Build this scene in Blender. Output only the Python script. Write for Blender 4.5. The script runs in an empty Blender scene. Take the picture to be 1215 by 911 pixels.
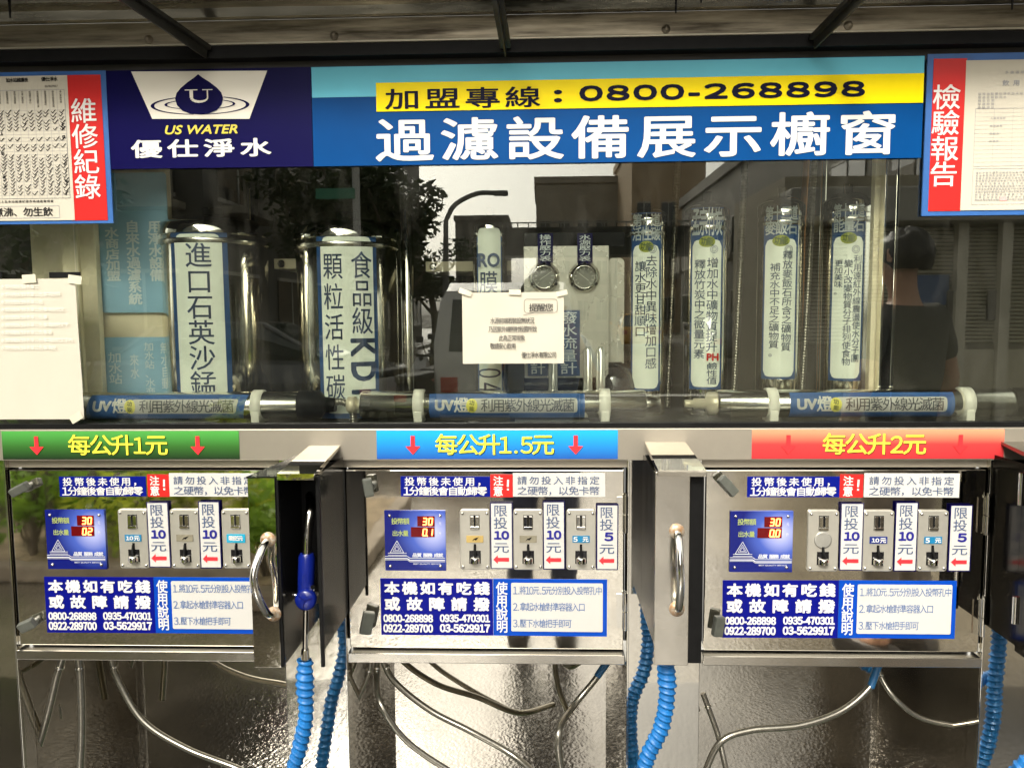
import bpy, bmesh, math, random
from mathutils import Vector, Matrix
R = math.radians
random.seed(7)
sc = bpy.context.scene
COL = sc.collection

# ------------------------------------------------------------------ camera
cam_d = bpy.data.cameras.new("camera")
cam = bpy.data.objects.new("camera", cam_d); COL.objects.link(cam)
sc.camera = cam
F_PX, EYE, DIST = 953.0, 1.55, 1.715
cam_d.sensor_width = 36.0
cam_d.lens = 36.0 * F_PX / 1215.0
cam_d.clip_start = 0.02; cam_d.clip_end = 2000
CR = Matrix.Rotation(R(2.1), 3, 'Z') @ Matrix.Rotation(R(90 - 5.1), 3, 'X') @ Matrix.Rotation(R(-0.42), 3, 'Z')
CP = Vector((0, -DIST, EYE))
cam.matrix_world = Matrix.Translation(CP) @ CR.to_4x4()

# ------------------------------------------------------------------ world, sun, exposure
SUN_EL, SUN_AZ = 38.0, 200.0          # azimuth the light comes from, clockwise from +Y
world = bpy.data.worlds.new("World"); sc.world = world; world.use_nodes = True
wn, wl = world.node_tree.nodes, world.node_tree.links
wn.clear()
w_out = wn.new('ShaderNodeOutputWorld'); w_bg = wn.new('ShaderNodeBackground')
w_sky = wn.new('ShaderNodeTexSky'); w_sky.sky_type = 'NISHITA'; w_sky.sun_disc = False
w_sky.sun_elevation = R(SUN_EL); w_sky.sun_rotation = R(SUN_AZ)
w_sky.air_density = 1.0; w_sky.dust_density = 4.0; w_sky.ozone_density = 1.0
w_hs = wn.new('ShaderNodeHueSaturation'); w_hs.inputs['Saturation'].default_value = 0.12   # overcast
w_mx = wn.new('ShaderNodeMix'); w_mx.data_type = 'RGBA'; w_mx.blend_type = 'MULTIPLY'
w_mx.inputs['Factor'].default_value = 1.0; w_mx.inputs[7].default_value = (1.0, 0.96, 0.87, 1)
wl.new(w_sky.outputs[0], w_hs.inputs['Color']); wl.new(w_hs.outputs[0], w_mx.inputs[6])
wl.new(w_mx.outputs[2], w_bg.inputs[0]); wl.new(w_bg.outputs[0], w_out.inputs[0])
w_bg.inputs[1].default_value = 0.15
sun_d = bpy.data.lights.new("sun", 'SUN'); sun_d.energy = 1.3; sun_d.angle = R(14); sun_d.color = (1.0, 0.95, 0.86)
sun = bpy.data.objects.new("sun", sun_d); COL.objects.link(sun)
_az = R(SUN_AZ)
_sd = Vector((math.sin(_az) * math.cos(R(SUN_EL)), math.cos(_az) * math.cos(R(SUN_EL)), math.sin(R(SUN_EL))))
sun.rotation_euler = _sd.to_track_quat('Z', 'Y').to_euler()
sun.location = (0, -10, 20)
sc.view_settings.view_transform = 'Standard'; sc.view_settings.look = 'None'
sc.view_settings.gamma = 1.0; sc.view_settings.use_curve_mapping = False
sc.view_settings.exposure = 1.55
sc.render.engine = 'CYCLES'
sc.cycles.use_denoising = True
sc.cycles.max_bounces = 12; sc.cycles.glossy_bounces = 8; sc.cycles.transparent_max_bounces = 16
sc.cycles.transmission_bounces = 8; sc.cycles.diffuse_bounces = 4
sc.cycles.sample_clamp_indirect = 6.0
sc.cycles.blur_glossy = 0.3

# ------------------------------------------------------------------ helpers
def at(px, py, Y=0.0):
    """point of the plane y = Y seen at photograph pixel (px, py)"""
    d = CR @ Vector(((px - 607.5) / F_PX, -(py - 455.5) / F_PX, -1.0))
    t = (Y - CP.y) / d.y
    return CP + d * t
def rect(x0, y0, x1, y1, Y=0.0):
    """upright rectangle of the plane y = Y nearest to the pixel box: x0, x1, z0, z1"""
    a, b, c, d = at(x0, y0, Y), at(x1, y0, Y), at(x0, y1, Y), at(x1, y1, Y)
    return ((a.x + c.x) / 2, (b.x + d.x) / 2, (c.z + d.z) / 2, (a.z + b.z) / 2)

ORG = {}
def tag(o, label=None, cat=None, group=None, kind=None):
    if label: o['label'] = label
    if cat: o['category'] = cat
    if group: o['group'] = group
    if kind: o['kind'] = kind
    return o
def thing(name, loc, label, cat, group=None):
    o = bpy.data.objects.new(name, None); COL.objects.link(o)
    o.location = loc; o.empty_display_size = 0.05
    ORG[o.name] = Vector(loc)
    return tag(o, label, cat, group)
def build(name, verts, faces, m, parent=None, smooth=False, mats=None, fmat=None):
    verts = [Vector(v) for v in verts]
    if parent is not None: org = ORG[parent.name]
    else:
        xs = [v.x for v in verts]; ys = [v.y for v in verts]; zs = [v.z for v in verts]
        org = Vector(((min(xs) + max(xs)) / 2, (min(ys) + max(ys)) / 2, min(zs)))
    me = bpy.data.meshes.new(name)
    me.from_pydata([v - org for v in verts], [], faces)
    if mats:
        for q in mats: me.materials.append(q)
        if fmat: me.polygons.foreach_set('material_index', fmat)
    else: me.materials.append(m)
    if smooth: me.polygons.foreach_set('use_smooth', [True] * len(me.polygons))
    me.update()
    o = bpy.data.objects.new(name, me); COL.objects.link(o)
    if parent is not None: o.parent = parent
    else: o.location = org
    ORG[o.name] = org
    return o
class MB:
    def __init__(s): s.v = []; s.f = []; s.sm = []
    def add(s, v, f, sm=False):
        n = len(s.v); s.v += [Vector(q) for q in v]; s.f += [tuple(i + n for i in q) for q in f]; s.sm += [sm] * len(f); return s
    def box(s, x0, x1, y0, y1, z0, z1, bev=0.0):
        if bev <= 0:
            v = [(x, y, z) for x in (x0, x1) for y in (y0, y1) for z in (z0, z1)]
            return s.add(v, [(0, 1, 3, 2), (4, 6, 7, 5), (0, 4, 5, 1), (2, 3, 7, 6), (0, 2, 6, 4), (1, 5, 7, 3)])
        bm = bmesh.new(); bmesh.ops.create_cube(bm, size=1)
        for v in bm.verts:
            v.co = Vector((x0 + (v.co.x + .5) * (x1 - x0), y0 + (v.co.y + .5) * (y1 - y0), z0 + (v.co.z + .5) * (z1 - z0)))
        bmesh.ops.bevel(bm, geom=bm.edges[:], offset=bev, segments=2, profile=0.6, affect='EDGES')
        bm.verts.index_update()
        s.add([v.co.copy() for v in bm.verts], [[v.index for v in f.verts] for f in bm.faces], False)
        bm.free(); return s
    def obox(s, c, size, rot, bev=0.0):
        """box of a size about a centre, turned by a 3x3 matrix"""
        t = MB().box(-size[0] / 2, size[0] / 2, -size[1] / 2, size[1] / 2, -size[2] / 2, size[2] / 2, bev)
        return s.add([Vector(c) + rot @ v for v in t.v], t.f)
    def tube(s, pts, r, n=12, cap=True):
        pts = [Vector(p) for p in pts]; N = len(pts)
        rr = r if hasattr(r, '__len__') else [r] * N
        base = len(s.v); prev = None; V = []
        for i, p in enumerate(pts):
            t = (pts[min(i + 1, N - 1)] - pts[max(i - 1, 0)]).normalized()
            if prev is None:
                a = Vector((0, 0, 1)) if abs(t.z) < .9 else Vector((1, 0, 0))
                u = t.cross(a).normalized()
            else:
                u = (prev - t * prev.dot(t)).normalized()
            prev = u; w = t.cross(u)
            for k in range(n):
                an = 2 * math.pi * k / n
                V.append(p + (u * math.cos(an) + w * math.sin(an)) * rr[i])
        Fs = []
        for i in range(N - 1):
            for k in range(n):
                Fs.append((i * n + k, i * n + (k + 1) % n, (i + 1) * n + (k + 1) % n, (i + 1) * n + k))
        s.add(V, Fs, True)
        if cap:
            s.add(V[:n], [tuple(range(n))[::-1]]); s.add(V[-n:], [tuple(range(n))])
        return s
    def lathe(s, c, prof, n=32, axis='Z'):
        """profile [(r, h)...] turned about an axis through c"""
        c = Vector(c); V = []
        for r, h in prof:
            for k in range(n):
                a = 2 * math.pi * k / n
                q = {'Z': (r * math.cos(a), r * math.sin(a), h), 'Y': (r * math.cos(a), h, r * math.sin(a)), 'X': (h, r * math.cos(a), r * math.sin(a))}[axis]
                V.append(c + Vector(q))
        Fs = []
        for i in range(len(prof) - 1):
            for k in range(n):
                Fs.append((i * n + k, i * n + (k + 1) % n, (i + 1) * n + (k + 1) % n, (i + 1) * n + k))
        s.add(V, Fs, True)
        s.add(V[:n], [tuple(range(n))[::-1]]); s.add(V[-n:], [tuple(range(n))]); return s
    def prism(s, poly, y0, y1):
        """polygon of (x, z) extruded between two depths"""
        n = len(poly)
        V = [(x, y0, z) for x, z in poly] + [(x, y1, z) for x, z in poly]
        Fs = [tuple(range(n)), tuple(range(2 * n - 1, n - 1, -1))]
        Fs += [(i, i + n, (i + 1) % n + n, (i + 1) % n) for i in range(n)]
        return s.add(V, Fs)
    def out(s, name, m, parent=None):
        o = build(name, s.v, s.f, m, parent)
        o.data.polygons.foreach_set('use_smooth', s.sm); o.data.update()
        return o
def spline(P, n=10):
    P = [Vector(p) for p in P]; Q = [P[0] * 2 - P[1]] + P + [P[-1] * 2 - P[-2]]; out = []
    for i in range(1, len(Q) - 2):
        a, b, c, d = Q[i - 1], Q[i], Q[i + 1], Q[i + 2]
        for k in range(n):
            t = k / n
            out.append(.5 * ((2 * b) + (c - a) * t + (2 * a - 5 * b + 4 * c - d) * t * t + (3 * b - a - 3 * c + d) * t ** 3))
    out.append(P[-1]); return out
def rrect(x0, x1, z0, z1, r, n=5):
    P = []
    for cx, cz, a0 in ((x1 - r, z1 - r, 0), (x0 + r, z1 - r, 90), (x0 + r, z0 + r, 180), (x1 - r, z0 + r, 270)):
        for k in range(n + 1):
            a = R(a0 + 90 * k / n); P.append((cx + r * math.cos(a), cz + r * math.sin(a)))
    return P
def plate(name, x0, x1, z0, z1, y, m, parent=None, t=0.0015, r=0.0):
    """flat sheet facing -Y with its front at y"""
    poly = rrect(x0, x1, z0, z1, r) if r > 0 else [(x0, z0), (x1, z0), (x1, z1), (x0, z1)]
    return MB().prism(poly, y, y + t).out(name, m, parent)
def ppoly(name, pts, Y, m, parent=None, t=0.001):
    return MB().prism([(p.x, p.z) for p in (at(a, b, Y) for a, b in pts)], Y, Y + t).out(name, m, parent)

# --- lettering: glyph outlines from Blender's own font, as flat meshes
_gc = {}
def glyph(s, shear=0.0, res=3, spacing=1.0):
    k = (s, shear, res, spacing)
    if k in _gc: return _gc[k]
    if len(s) > 0 and all(c in '0123456789-.' for c in s) and any(c.isdigit() for c in s):
        V = []; Fs = []; x = 0.0                       # figures set from the full-width forms, which have a flagged 1
        for c in s:
            if c.isdigit():
                v, f = glyph(chr(0xFF10 + int(c)) + '\u200b', shear, res, 1.0); a_ = .60
                mx = sum(_bb(v)[:2]) / 2 if c != '1' else sum(_bb(v)[:2]) / 2
            else:
                v, f = glyph(c + '\u200b', shear, res, 1.0); mx = sum(_bb(v)[:2]) / 2; a_ = .36
            a_ *= spacing; n = len(V)
            V += [(p[0] - mx + x + a_ / 2, p[1]) for p in v]; Fs += [tuple(i + n for i in q) for q in f]; x += a_
        _gc[k] = (V, Fs); return _gc[k]
    cu = bpy.data.curves.new("t", 'FONT'); cu.body = s; cu.shear = shear
    cu.resolution_u = res; cu.space_character = spacing; cu.fill_mode = 'FRONT'
    o = bpy.data.objects.new("t", cu)
    me = bpy.data.meshes.new_from_object(o)
    V = [(v.co.x, v.co.y) for v in me.vertices]; Fs = [tuple(p.vertices) for p in me.polygons]
    bpy.data.objects.remove(o); bpy.data.meshes.remove(me); bpy.data.curves.remove(cu)
    _gc[k] = (V, Fs); return _gc[k]
def _bb(V):
    xs = [v[0] for v in V]; ys = [v[1] for v in V]
    return min(xs), max(xs), min(ys), max(ys)
_CJ = _bb(glyph('國')[0]); CCX, CCY, CEM = (_CJ[0] + _CJ[1]) / 2, (_CJ[2] + _CJ[3]) / 2, max(_CJ[1] - _CJ[0], _CJ[3] - _CJ[2]) * 1.02
_D0 = _bb(glyph('0')[0])
class Text:
    def __init__(s, Y, cut=(0,)): s.v = []; s.f = []; s.Y = Y; s.cut = cut
    def _add(s, V, Fs, fn, bold=0.0, sc=(1, 1)):
        """a heavier weight is the same glyph laid several times round a small circle, each a hair in front"""
        b = bold * 1.0
        if b <= 0.0025: offs = [(0, 0)]
        else:
            m = 4 if b < .012 else 6 if b < .03 else 8
            offs = [(b * math.cos(2 * math.pi * (q + .5) / m), b * math.sin(2 * math.pi * (q + .5) / m)) for q in range(m)]
            if b > .03: offs += [(b * .5, 0), (-b * .5, 0)]
        for i, (ox, oz) in enumerate(offs):
            n = len(s.v)
            for v in V:
                q = fn((v[0], v[1])); s.v.append((q[0] + ox * sc[0], s.Y - .00005 * i, q[1] + oz * sc[1]))
            s.f += [tuple(i_ + n for i_ in f) for f in Fs]
    def fit(s, txt, x0, x1, z0, z1, bold=0.0, shear=0.0, spacing=1.0):
        """one line stretched to fill the box"""
        V, Fs = glyph(txt, shear, 3, spacing)
        if not V: return s
        a, b, c, d = _bb(V); kz = (z1 - z0) / (d - c); kx = (x1 - x0) / (b - a); e = min(bold, .06) * .9
        x0 += e * kz; x1 -= e * kz; z0 += e * kz; z1 -= e * kz
        s._add(V, Fs, lambda v: (x0 + (v[0] - a) / (b - a) * (x1 - x0), z0 + (v[1] - c) / (d - c) * (z1 - z0)), bold * .9, (kz, kz)); return s
    def fith(s, txt, cx, z0, z1, bold=0.0, wide=1.0):
        """one line of a height, its natural width (times wide) about a middle"""
        V, Fs = glyph(txt); a, b, c, d = _bb(V); k = (z1 - z0) / (_D0[3] - _D0[2])
        s._add(V, Fs, lambda v: (cx + (v[0] - (a + b) / 2) * k * wide, z0 + (v[1] - _D0[2]) * k), bold, (k, k)); return s
    def ch(s, c, cx, cz, w, h, bold=0.0, turn=False):
        """one full-width character centred on a point, w by h"""
        V, Fs = glyph(c, 0.0, 3)
        if not V: return s
        mx, my, em = CCX, CCY, CEM
        if ord(c[0]) < 0x2000:
            a, b, e, d = _bb(V); mx = (a + b) / 2; my = (_D0[2] + _D0[3]) / 2 if not turn else (e + d) / 2
            em = CEM * .88
        k = (w / em, h / em)
        if turn: s._add(V, Fs, lambda v: (cx + (v[1] - my) * k[0], cz - (v[0] - mx) * k[1]), bold, k)
        else: s._add(V, Fs, lambda v: (cx + (v[0] - mx) * k[0], cz + (v[1] - my) * k[1]), bold, k)
        return s
    def row(s, txt, x0, x1, z0, z1, bold=0.0, sq=1.0):
        """evenly spread characters along a row; Latin ones take half the room"""
        wt = [(.58 if c.isdigit() else .42) if ord(c) < 0x2000 else 1.0 for c in txt]; h = z1 - z0
        tot = sum(wt); w = min(h * 1.15 * sq, (x1 - x0) / tot)
        gap = (x1 - x0 - w * tot) / max(1, len(txt) - 1); x = x0
        for c, q in zip(txt, wt):
            if c != ' ': s.ch(c, x + w * q / 2, (z0 + z1) / 2, w, h, bold)
            x += w * q + gap
        return s
    def col(s, txt, cx, z1, z0, w, bold=0.0, turn='', hs=0.92):
        n = len(txt); st = (z1 - z0) / n
        for i, c in enumerate(txt):
            if c != ' ': s.ch(c, cx, z1 - st * (i + .5), w, st * hs if st * hs < w * 1.35 else w * 1.35, bold, c in turn)
        return s
    def poly(s, pts):
        n = len(s.v); s.v += [(x, s.Y, z) for x, z in pts]; s.f.append(tuple(range(n, n + len(pts)))); return s
    def line(s, x0, z0, x1, z1, w):
        d = Vector((x1 - x0, z1 - z0)); 
        if d.length == 0: return s
        d.normalize(); nx, nz = -d.y * w / 2, d.x * w / 2
        return s.poly([(x0 + nx, z0 + nz), (x0 - nx, z0 - nz), (x1 - nx, z1 - nz), (x1 + nx, z1 + nz)])
    def frame(s, x0, x1, z0, z1, w):
        for a in ((x0, z0, x1, z0), (x0, z1, x1, z1), (x0, z0, x0, z1), (x1, z0, x1, z1)): s.line(*a, w)
        return s
    def out(s, m, parent, name='lettering', wrap=None):
        if wrap is None: return build(name, s.v, s.f, m, parent)
        # cut the print into narrow strips first, so that it follows the curve
        bm = bmesh.new(); vs = [bm.verts.new(q) for q in s.v]
        for f in s.f:
            try: bm.faces.new([vs[i] for i in f])
            except ValueError: pass
        for ax in s.cut:
            lo, hi = min(q[ax] for q in s.v), max(q[ax] for q in s.v); k = lo + .0045
            while k < hi:
                no = [0, 0, 0]; no[ax] = 1; co = [0, 0, 0]; co[ax] = k
                bmesh.ops.bisect_plane(bm, geom=bm.verts[:] + bm.edges[:] + bm.faces[:], dist=1e-7, plane_co=co, plane_no=no); k += .0045
        bm.verts.index_update()
        v = [wrap(q.co) for q in bm.verts]; fs = [[q.index for q in f.verts] for f in bm.faces]; bm.free()
        return build(name, v, fs, m, parent)

# ------------------------------------------------------------------ materials
MT = {}
def mat(name, col, rough=0.5, metal=0.0, var=0.0, vs=20.0, bump=0.0, bs=60.0, rvar=0.0, spec=None, stretch=None, col2=None, coat=0.0):
    if name in MT: return MT[name]
    m = bpy.data.materials.new(name); m.use_nodes = True; MT[name] = m
    n, l = m.node_tree.nodes, m.node_tree.links; b = n['Principled BSDF']
    b.inputs['Base Color'].default_value = (*col, 1); b.inputs['Roughness'].default_value = rough; b.inputs['Metallic'].default_value = metal
    if spec is not None: b.inputs['Specular IOR Level'].default_value = spec
    if coat: b.inputs['Coat Weight'].default_value = coat; b.inputs['Coat Roughness'].default_value = 0.05
    if var or bump or rvar:
        tc = n.new('ShaderNodeTexCoord'); mp = n.new('ShaderNodeMapping'); l.new(tc.outputs['Object'], mp.inputs[0])
        if stretch: mp.inputs['Scale'].default_value = stretch
        nz = n.new('ShaderNodeTexNoise'); nz.inputs['Scale'].default_value = vs; nz.inputs['Detail'].default_value = 6; nz.inputs['Roughness'].default_value = .62
        l.new(mp.outputs[0], nz.inputs['Vector'])
        if var:
            mx = n.new('ShaderNodeMix'); mx.data_type = 'RGBA'
            c2 = col2 if col2 else tuple(c * (1 - var) for c in col)
            mx.inputs[6].default_value = (*col, 1); mx.inputs[7].default_value = (*c2, 1)
            rp = n.new('ShaderNodeMapRange'); rp.inputs[1].default_value = .38; rp.inputs[2].default_value = .66
            l.new(nz.outputs['Fac'], rp.inputs[0]); l.new(rp.outputs[0], mx.inputs[0]); l.new(mx.outputs[2], b.inputs['Base Color'])
        if rvar:
            r2 = n.new('ShaderNodeMapRange'); r2.inputs[1].default_value = .3; r2.inputs[2].default_value = .75
            r2.inputs[3].default_value = max(0, rough - rvar); r2.inputs[4].default_value = rough + rvar
            l.new(nz.outputs['Fac'], r2.inputs[0]); l.new(r2.outputs[0], b.inputs['Roughness'])
        if bump:
            nb = n.new('ShaderNodeTexNoise'); nb.inputs['Scale'].default_value = bs; nb.inputs['Detail'].default_value = 4
            l.new(mp.outputs[0], nb.inputs['Vector'])
            bp = n.new('ShaderNodeBump'); bp.inputs['Strength'].default_value = bump; bp.inputs['Distance'].default_value = .01
            l.new(nb.outputs['Fac'], bp.inputs['Height']); l.new(bp.outputs[0], b.inputs['Normal'])
    return m
def emit(name, col, s):
    if name in MT: return MT[name]
    m = mat(name, (0.02, 0.0, 0.0), .3); b = m.node_tree.nodes['Principled BSDF']
    b.inputs['Emission Color'].default_value = (*col, 1); b.inputs['Emission Strength'].default_value = s; return m
def grad(name, c0, c1, rough=.35, axis=2, stops=None):
    """printed gradient along the sheet"""
    m = mat(name, c0, rough); n, l = m.node_tree.nodes, m.node_tree.links
    tc = n.new('ShaderNodeTexCoord'); sp = n.new('ShaderNodeSeparateXYZ'); cr = n.new('ShaderNodeValToRGB')
    l.new(tc.outputs['Generated'], sp.inputs[0]); l.new(sp.outputs[axis], cr.inputs[0])
    cr.color_ramp.elements[0].color = (*c0, 1); cr.color_ramp.elements[1].color = (*c1, 1)
    for p, c in (stops or []):
        e = cr.color_ramp.elements.new(p); e.color = (*c, 1)
    l.new(cr.outputs[0], n['Principled BSDF'].inputs['Base Color']); return m

M_STEEL = mat('mirror_steel', (.72, .68, .60), .03, 1.0, var=.16, vs=6, rvar=.012, bump=.02, bs=5)
M_STEEL2 = mat('satin_steel', (.66, .63, .57), .22, 1.0, var=.12, vs=9, rvar=.07, bump=.03, bs=12, stretch=(1, 1, 1))
M_BEAM = mat('beam_steel', (.44, .40, .33), .38, .7, var=.14, vs=5, rvar=.06, bump=.03, bs=6)
M_PILLAR = mat('pillar_steel', (.74, .71, .64), .045, 1.0, var=.08, vs=5, rvar=.015, bump=.02, bs=6)
M_DARKREFL = mat('dark_reflection_steel', (.034, .032, .028), .20, 1.0, var=.4, vs=7, rvar=.06, bump=.05, bs=9, stretch=(3, 3, .5))  # dark reflections in the box sides are put into this steel's colour
M_DARKST = mat('dull_steel', (.33, .31, .27), .35, 1.0, var=.3, vs=8, rvar=.1)
M_CHROME = mat('chrome', (.78, .76, .70), .07, 1.0, var=.06, vs=30, rvar=.03)
M_CYL = mat('filter_steel', (.92, .88, .79), .13, 1.0, var=.08, vs=14, rvar=.04, stretch=(3, 3, .4))
M_BLACK = mat('black_rubber', (.006, .006, .006), .5, var=.4, vs=40, spec=.15)
M_BLACKG = mat('black_gloss', (.010, .010, .011), .12, var=.2, vs=15, rvar=.05)
M_GREY = mat('grey_plastic', (.085, .09, .075), .45, var=.25, vs=50, bump=.1, bs=200)
M_WHITEP = mat('white_plastic', (.75, .73, .66), .35, var=.06, vs=20)
M_PAPER = mat('paper', (.50, .465, .375), .75, var=.06, vs=4, bump=.15, bs=3)
M_PAPERW = mat('white_paper', (.50, .49, .46), .55, var=.05, vs=5, bump=.12, bs=4)
M_INK = mat('black_ink', (.010, .010, .012), .6, spec=.1)
M_INKG = mat('faded_ink', (.30, .30, .30), .6)
M_WHITE = mat('white_print', (.66, .65, .62), .35, spec=.2, var=.06, vs=14)
M_YELLOW = mat('yellow_print', (.92, .72, .002), .35, spec=.08, var=.06, vs=8)
M_YTEXT = mat('yellow_lettering', (.85, .75, .06), .3)
M_NAVY = mat('navy_print', (.003, .002, .050), .35, var=.1, vs=6, spec=.08)
M_BLUE = mat('royal_blue_print', (.003, .008, .18), .3, var=.08, vs=10, spec=.12)
M_MBLUE = mat('banner_blue', (.0005, .055, .21), .35, var=.12, vs=5, spec=.07)
M_FBLUE = mat('frame_blue', (.025, .11, .34), .4, var=.15, vs=30)
M_TEAL = mat('pale_teal_print', (.14, .52, .66), .35, var=.07, vs=6, spec=.1)
M_RED = mat('red_print', (.52, .02, .018), .3, var=.07, vs=8, spec=.3)
M_REDA = mat('red_arrow', (.80, .03, .04), .3)
M_CREAM = mat('cream_aluminium', (.74, .66, .48), .45, var=.15, vs=12)
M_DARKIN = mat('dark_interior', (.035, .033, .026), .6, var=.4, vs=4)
M_LBLUE = mat('light_blue_poster', (.26, .45, .60), .4, var=.08, vs=5)
M_LABEL = mat('grey_green_label', (.78, .82, .74), .4, var=.08, vs=12)
M_LBORD = mat('blue_label_border', (.02, .07, .20), .35, var=.1, vs=15)
M_LTXT = mat('slate_lettering', (.05, .08, .16), .5)
M_RUST = mat('rusty_mount', (.36, .19, .08), .5, .5, var=.6, vs=150, col2=(.50, .46, .38))
M_HOSE = mat('blue_hose', (.006, .14, .42), .42, var=.3, vs=22)
M_GUNB = mat('dark_blue_plastic', (.004, .012, .16), .22, var=.2, vs=40)
M_FLEX = mat('braided_hose', (.34, .32, .27), .28, .9, var=.25, vs=150)
M_SCREW = mat('screw_head', (.72, .70, .64), .2, 1.0, var=.2, vs=80)
M_COPPER = mat('orange_tube', (.50, .22, .07), .3, .6, var=.3, vs=20)

# ================================================================== THE KIOSK
XL, XR = -1.75, 1.62          # kiosk ends, outside the frame
kiosk = thing('water_kiosk', (0, 0.3, 0), 'mirror steel water vending kiosk with a glass display window over three coin cabinets', 'vending kiosk')
BAYS = [(-1.184, -0.575), (-0.434, 0.184), (0.345, 0.947)]
ZDT, ZDB, ZLIP = 1.2105, 0.812, 0.782
REC = 0.27
def kb(name, x0, x1, y0, y1, z0, z1, m, bev=0.0): return MB().box(x0, x1, y0, y1, z0, z1, bev).out(name, m, kiosk)
# beam over the cabinets
kb('beam', XL, XR, -0.012, 0.03, 1.2335, 1.302, M_BEAM, .002)
kb('gasket', XL, XR, -0.006, 0.02, 1.3025, 1.3125, M_BLACK)
kb('top_beam', XL, XR, -0.03, 0.5, 2.076, 2.10, M_BLACK)
# pillars and the band over the doors
for x0, x1 in ((XL, BAYS[0][0]), (BAYS[0][1], BAYS[1][0]), (BAYS[1][1], BAYS[2][0]), (BAYS[2][1], XR)):
    kb('pillar', x0, x1, 0.0, 0.04, 0.0, 1.233, M_PILLAR, .0015)
for x0, x1 in BAYS:
    kb('door_header', x0, x1, 0.008, 0.04, 1.2145, 1.233, M_BEAM)
    kb('lower_recess_back', x0, x1, REC, REC + .01, 0.05, 0.805, M_STEEL)
    kb('recess_side', x0 - .003, x0, .041, REC, 0.05, .80, M_STEEL)
    kb('recess_side', x1, x1 + .003, .041, REC, 0.05, .80, M_STEEL)
    kb('recess_ceiling', x0, x1, .003, REC, .782, .785, M_STEEL2)
    kb('drip_tray', x0, x1, .003, REC, .03, .06, mat('green_tray', (.03, .07, .035), .5, var=.3))
    kb('base_panel', x0, x1, .004, .02, 0, .058, M_STEEL2)
    kb('cabinet_cavity', x0, x1, .05, .06, .81, 1.2145, M_BLACK)
# bright folded edge strips beside the bays
for x in (-1.1865, -0.4365, 0.1865, 0.9495):
    kb('edge_strip', x - .0022, x + .0022, -.006, 0.0, 0.0, 1.2335, M_CHROME, .001)
for x0, x1 in BAYS:
    MB().box(x0 + .004, x1 - .004, -.016, .02, ZLIP, .8035, .002).out('lip', M_STEEL2, kiosk)

# upper cabinet (display window)
ZG0, ZG1 = 1.3125, 2.076
GD = 0.62
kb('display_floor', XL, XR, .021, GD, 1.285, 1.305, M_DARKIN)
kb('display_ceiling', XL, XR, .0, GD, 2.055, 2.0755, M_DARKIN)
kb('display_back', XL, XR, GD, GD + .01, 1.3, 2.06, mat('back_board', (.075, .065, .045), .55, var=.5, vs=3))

gl = bpy.data.materials.new('window_glass'); gl.use_nodes = True; n_ = gl.node_tree.nodes; l_ = gl.node_tree.links; n_.clear()
go = n_.new('ShaderNodeOutputMaterial'); gt = n_.new('ShaderNodeBsdfTransparent'); gg = n_.new('ShaderNodeBsdfGlossy'); gm = n_.new('ShaderNodeMixShader')
gt.inputs[0].default_value = (.95, .97, .93, 1); gg.inputs['Roughness'].default_value = 0.0; gg.inputs[0].default_value = (1, 1, .97, 1)
lw = n_.new('ShaderNodeFresnel'); lw.inputs[0].default_value = 1.5
ma = n_.new('ShaderNodeMath'); ma.operation = 'ADD'; ma.inputs[1].default_value = 0.045; ma.use_clamp = True
l_.new(lw.outputs[0], ma.inputs[0]); l_.new(ma.outputs[0], gm.inputs[0]); l_.new(gt.outputs[0], gm.inputs[1]); l_.new(gg.outputs[0], gm.inputs[2]); 
# dust and wipe marks on the panes
tc_ = n_.new('ShaderNodeTexCoord'); mp_n = n_.new('ShaderNodeMapping'); mp_n.inputs['Scale'].default_value = (1.0, 1.0, .35); mp_n.inputs['Rotation'].default_value = (0, .5, 0)
nz_ = n_.new('ShaderNodeTexNoise'); nz_.inputs['Scale'].default_value = 9; nz_.inputs['Detail'].default_value = 9; nz_.inputs['Roughness'].default_value = .7
rp_ = n_.new('ShaderNodeMapRange'); rp_.inputs[1].default_value = .50; rp_.inputs[2].default_value = .80; rp_.inputs[3].default_value = 0.0; rp_.inputs[4].default_value = .035
df_ = n_.new('ShaderNodeBsdfDiffuse'); df_.inputs[0].default_value = (.6, .58, .5, 1); dm_ = n_.new('ShaderNodeMixShader')
l_.new(tc_.outputs['Object'], mp_n.inputs[0]); l_.new(mp_n.outputs[0], nz_.inputs['Vector']); l_.new(nz_.outputs['Fac'], rp_.inputs[0]); l_.new(rp_.outputs[0], dm_.inputs[0])
l_.new(gm.outputs[0], dm_.inputs[1]); l_.new(df_.outputs[0], dm_.inputs[2]); l_.new(dm_.outputs[0], go.inputs[0])
M_GLASS = gl
kb('side_pane', XL, XL + .004, .02, GD, 1.305, 2.055, M_GLASS); kb('side_pane', XR - .004, XR, .02, GD, 1.305, 2.055, M_GLASS)
# three fixed panes in one plane: single sheets with real edges
PX = [XL + .012, at(96, 400, .01).x, at(1058, 400, .01).x, XR - .012]
for i in range(3):
    kb('glass_pane', PX[i] + .001, PX[i + 1] - .001, .004, .0045, ZG0, ZG1, M_GLASS)
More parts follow.
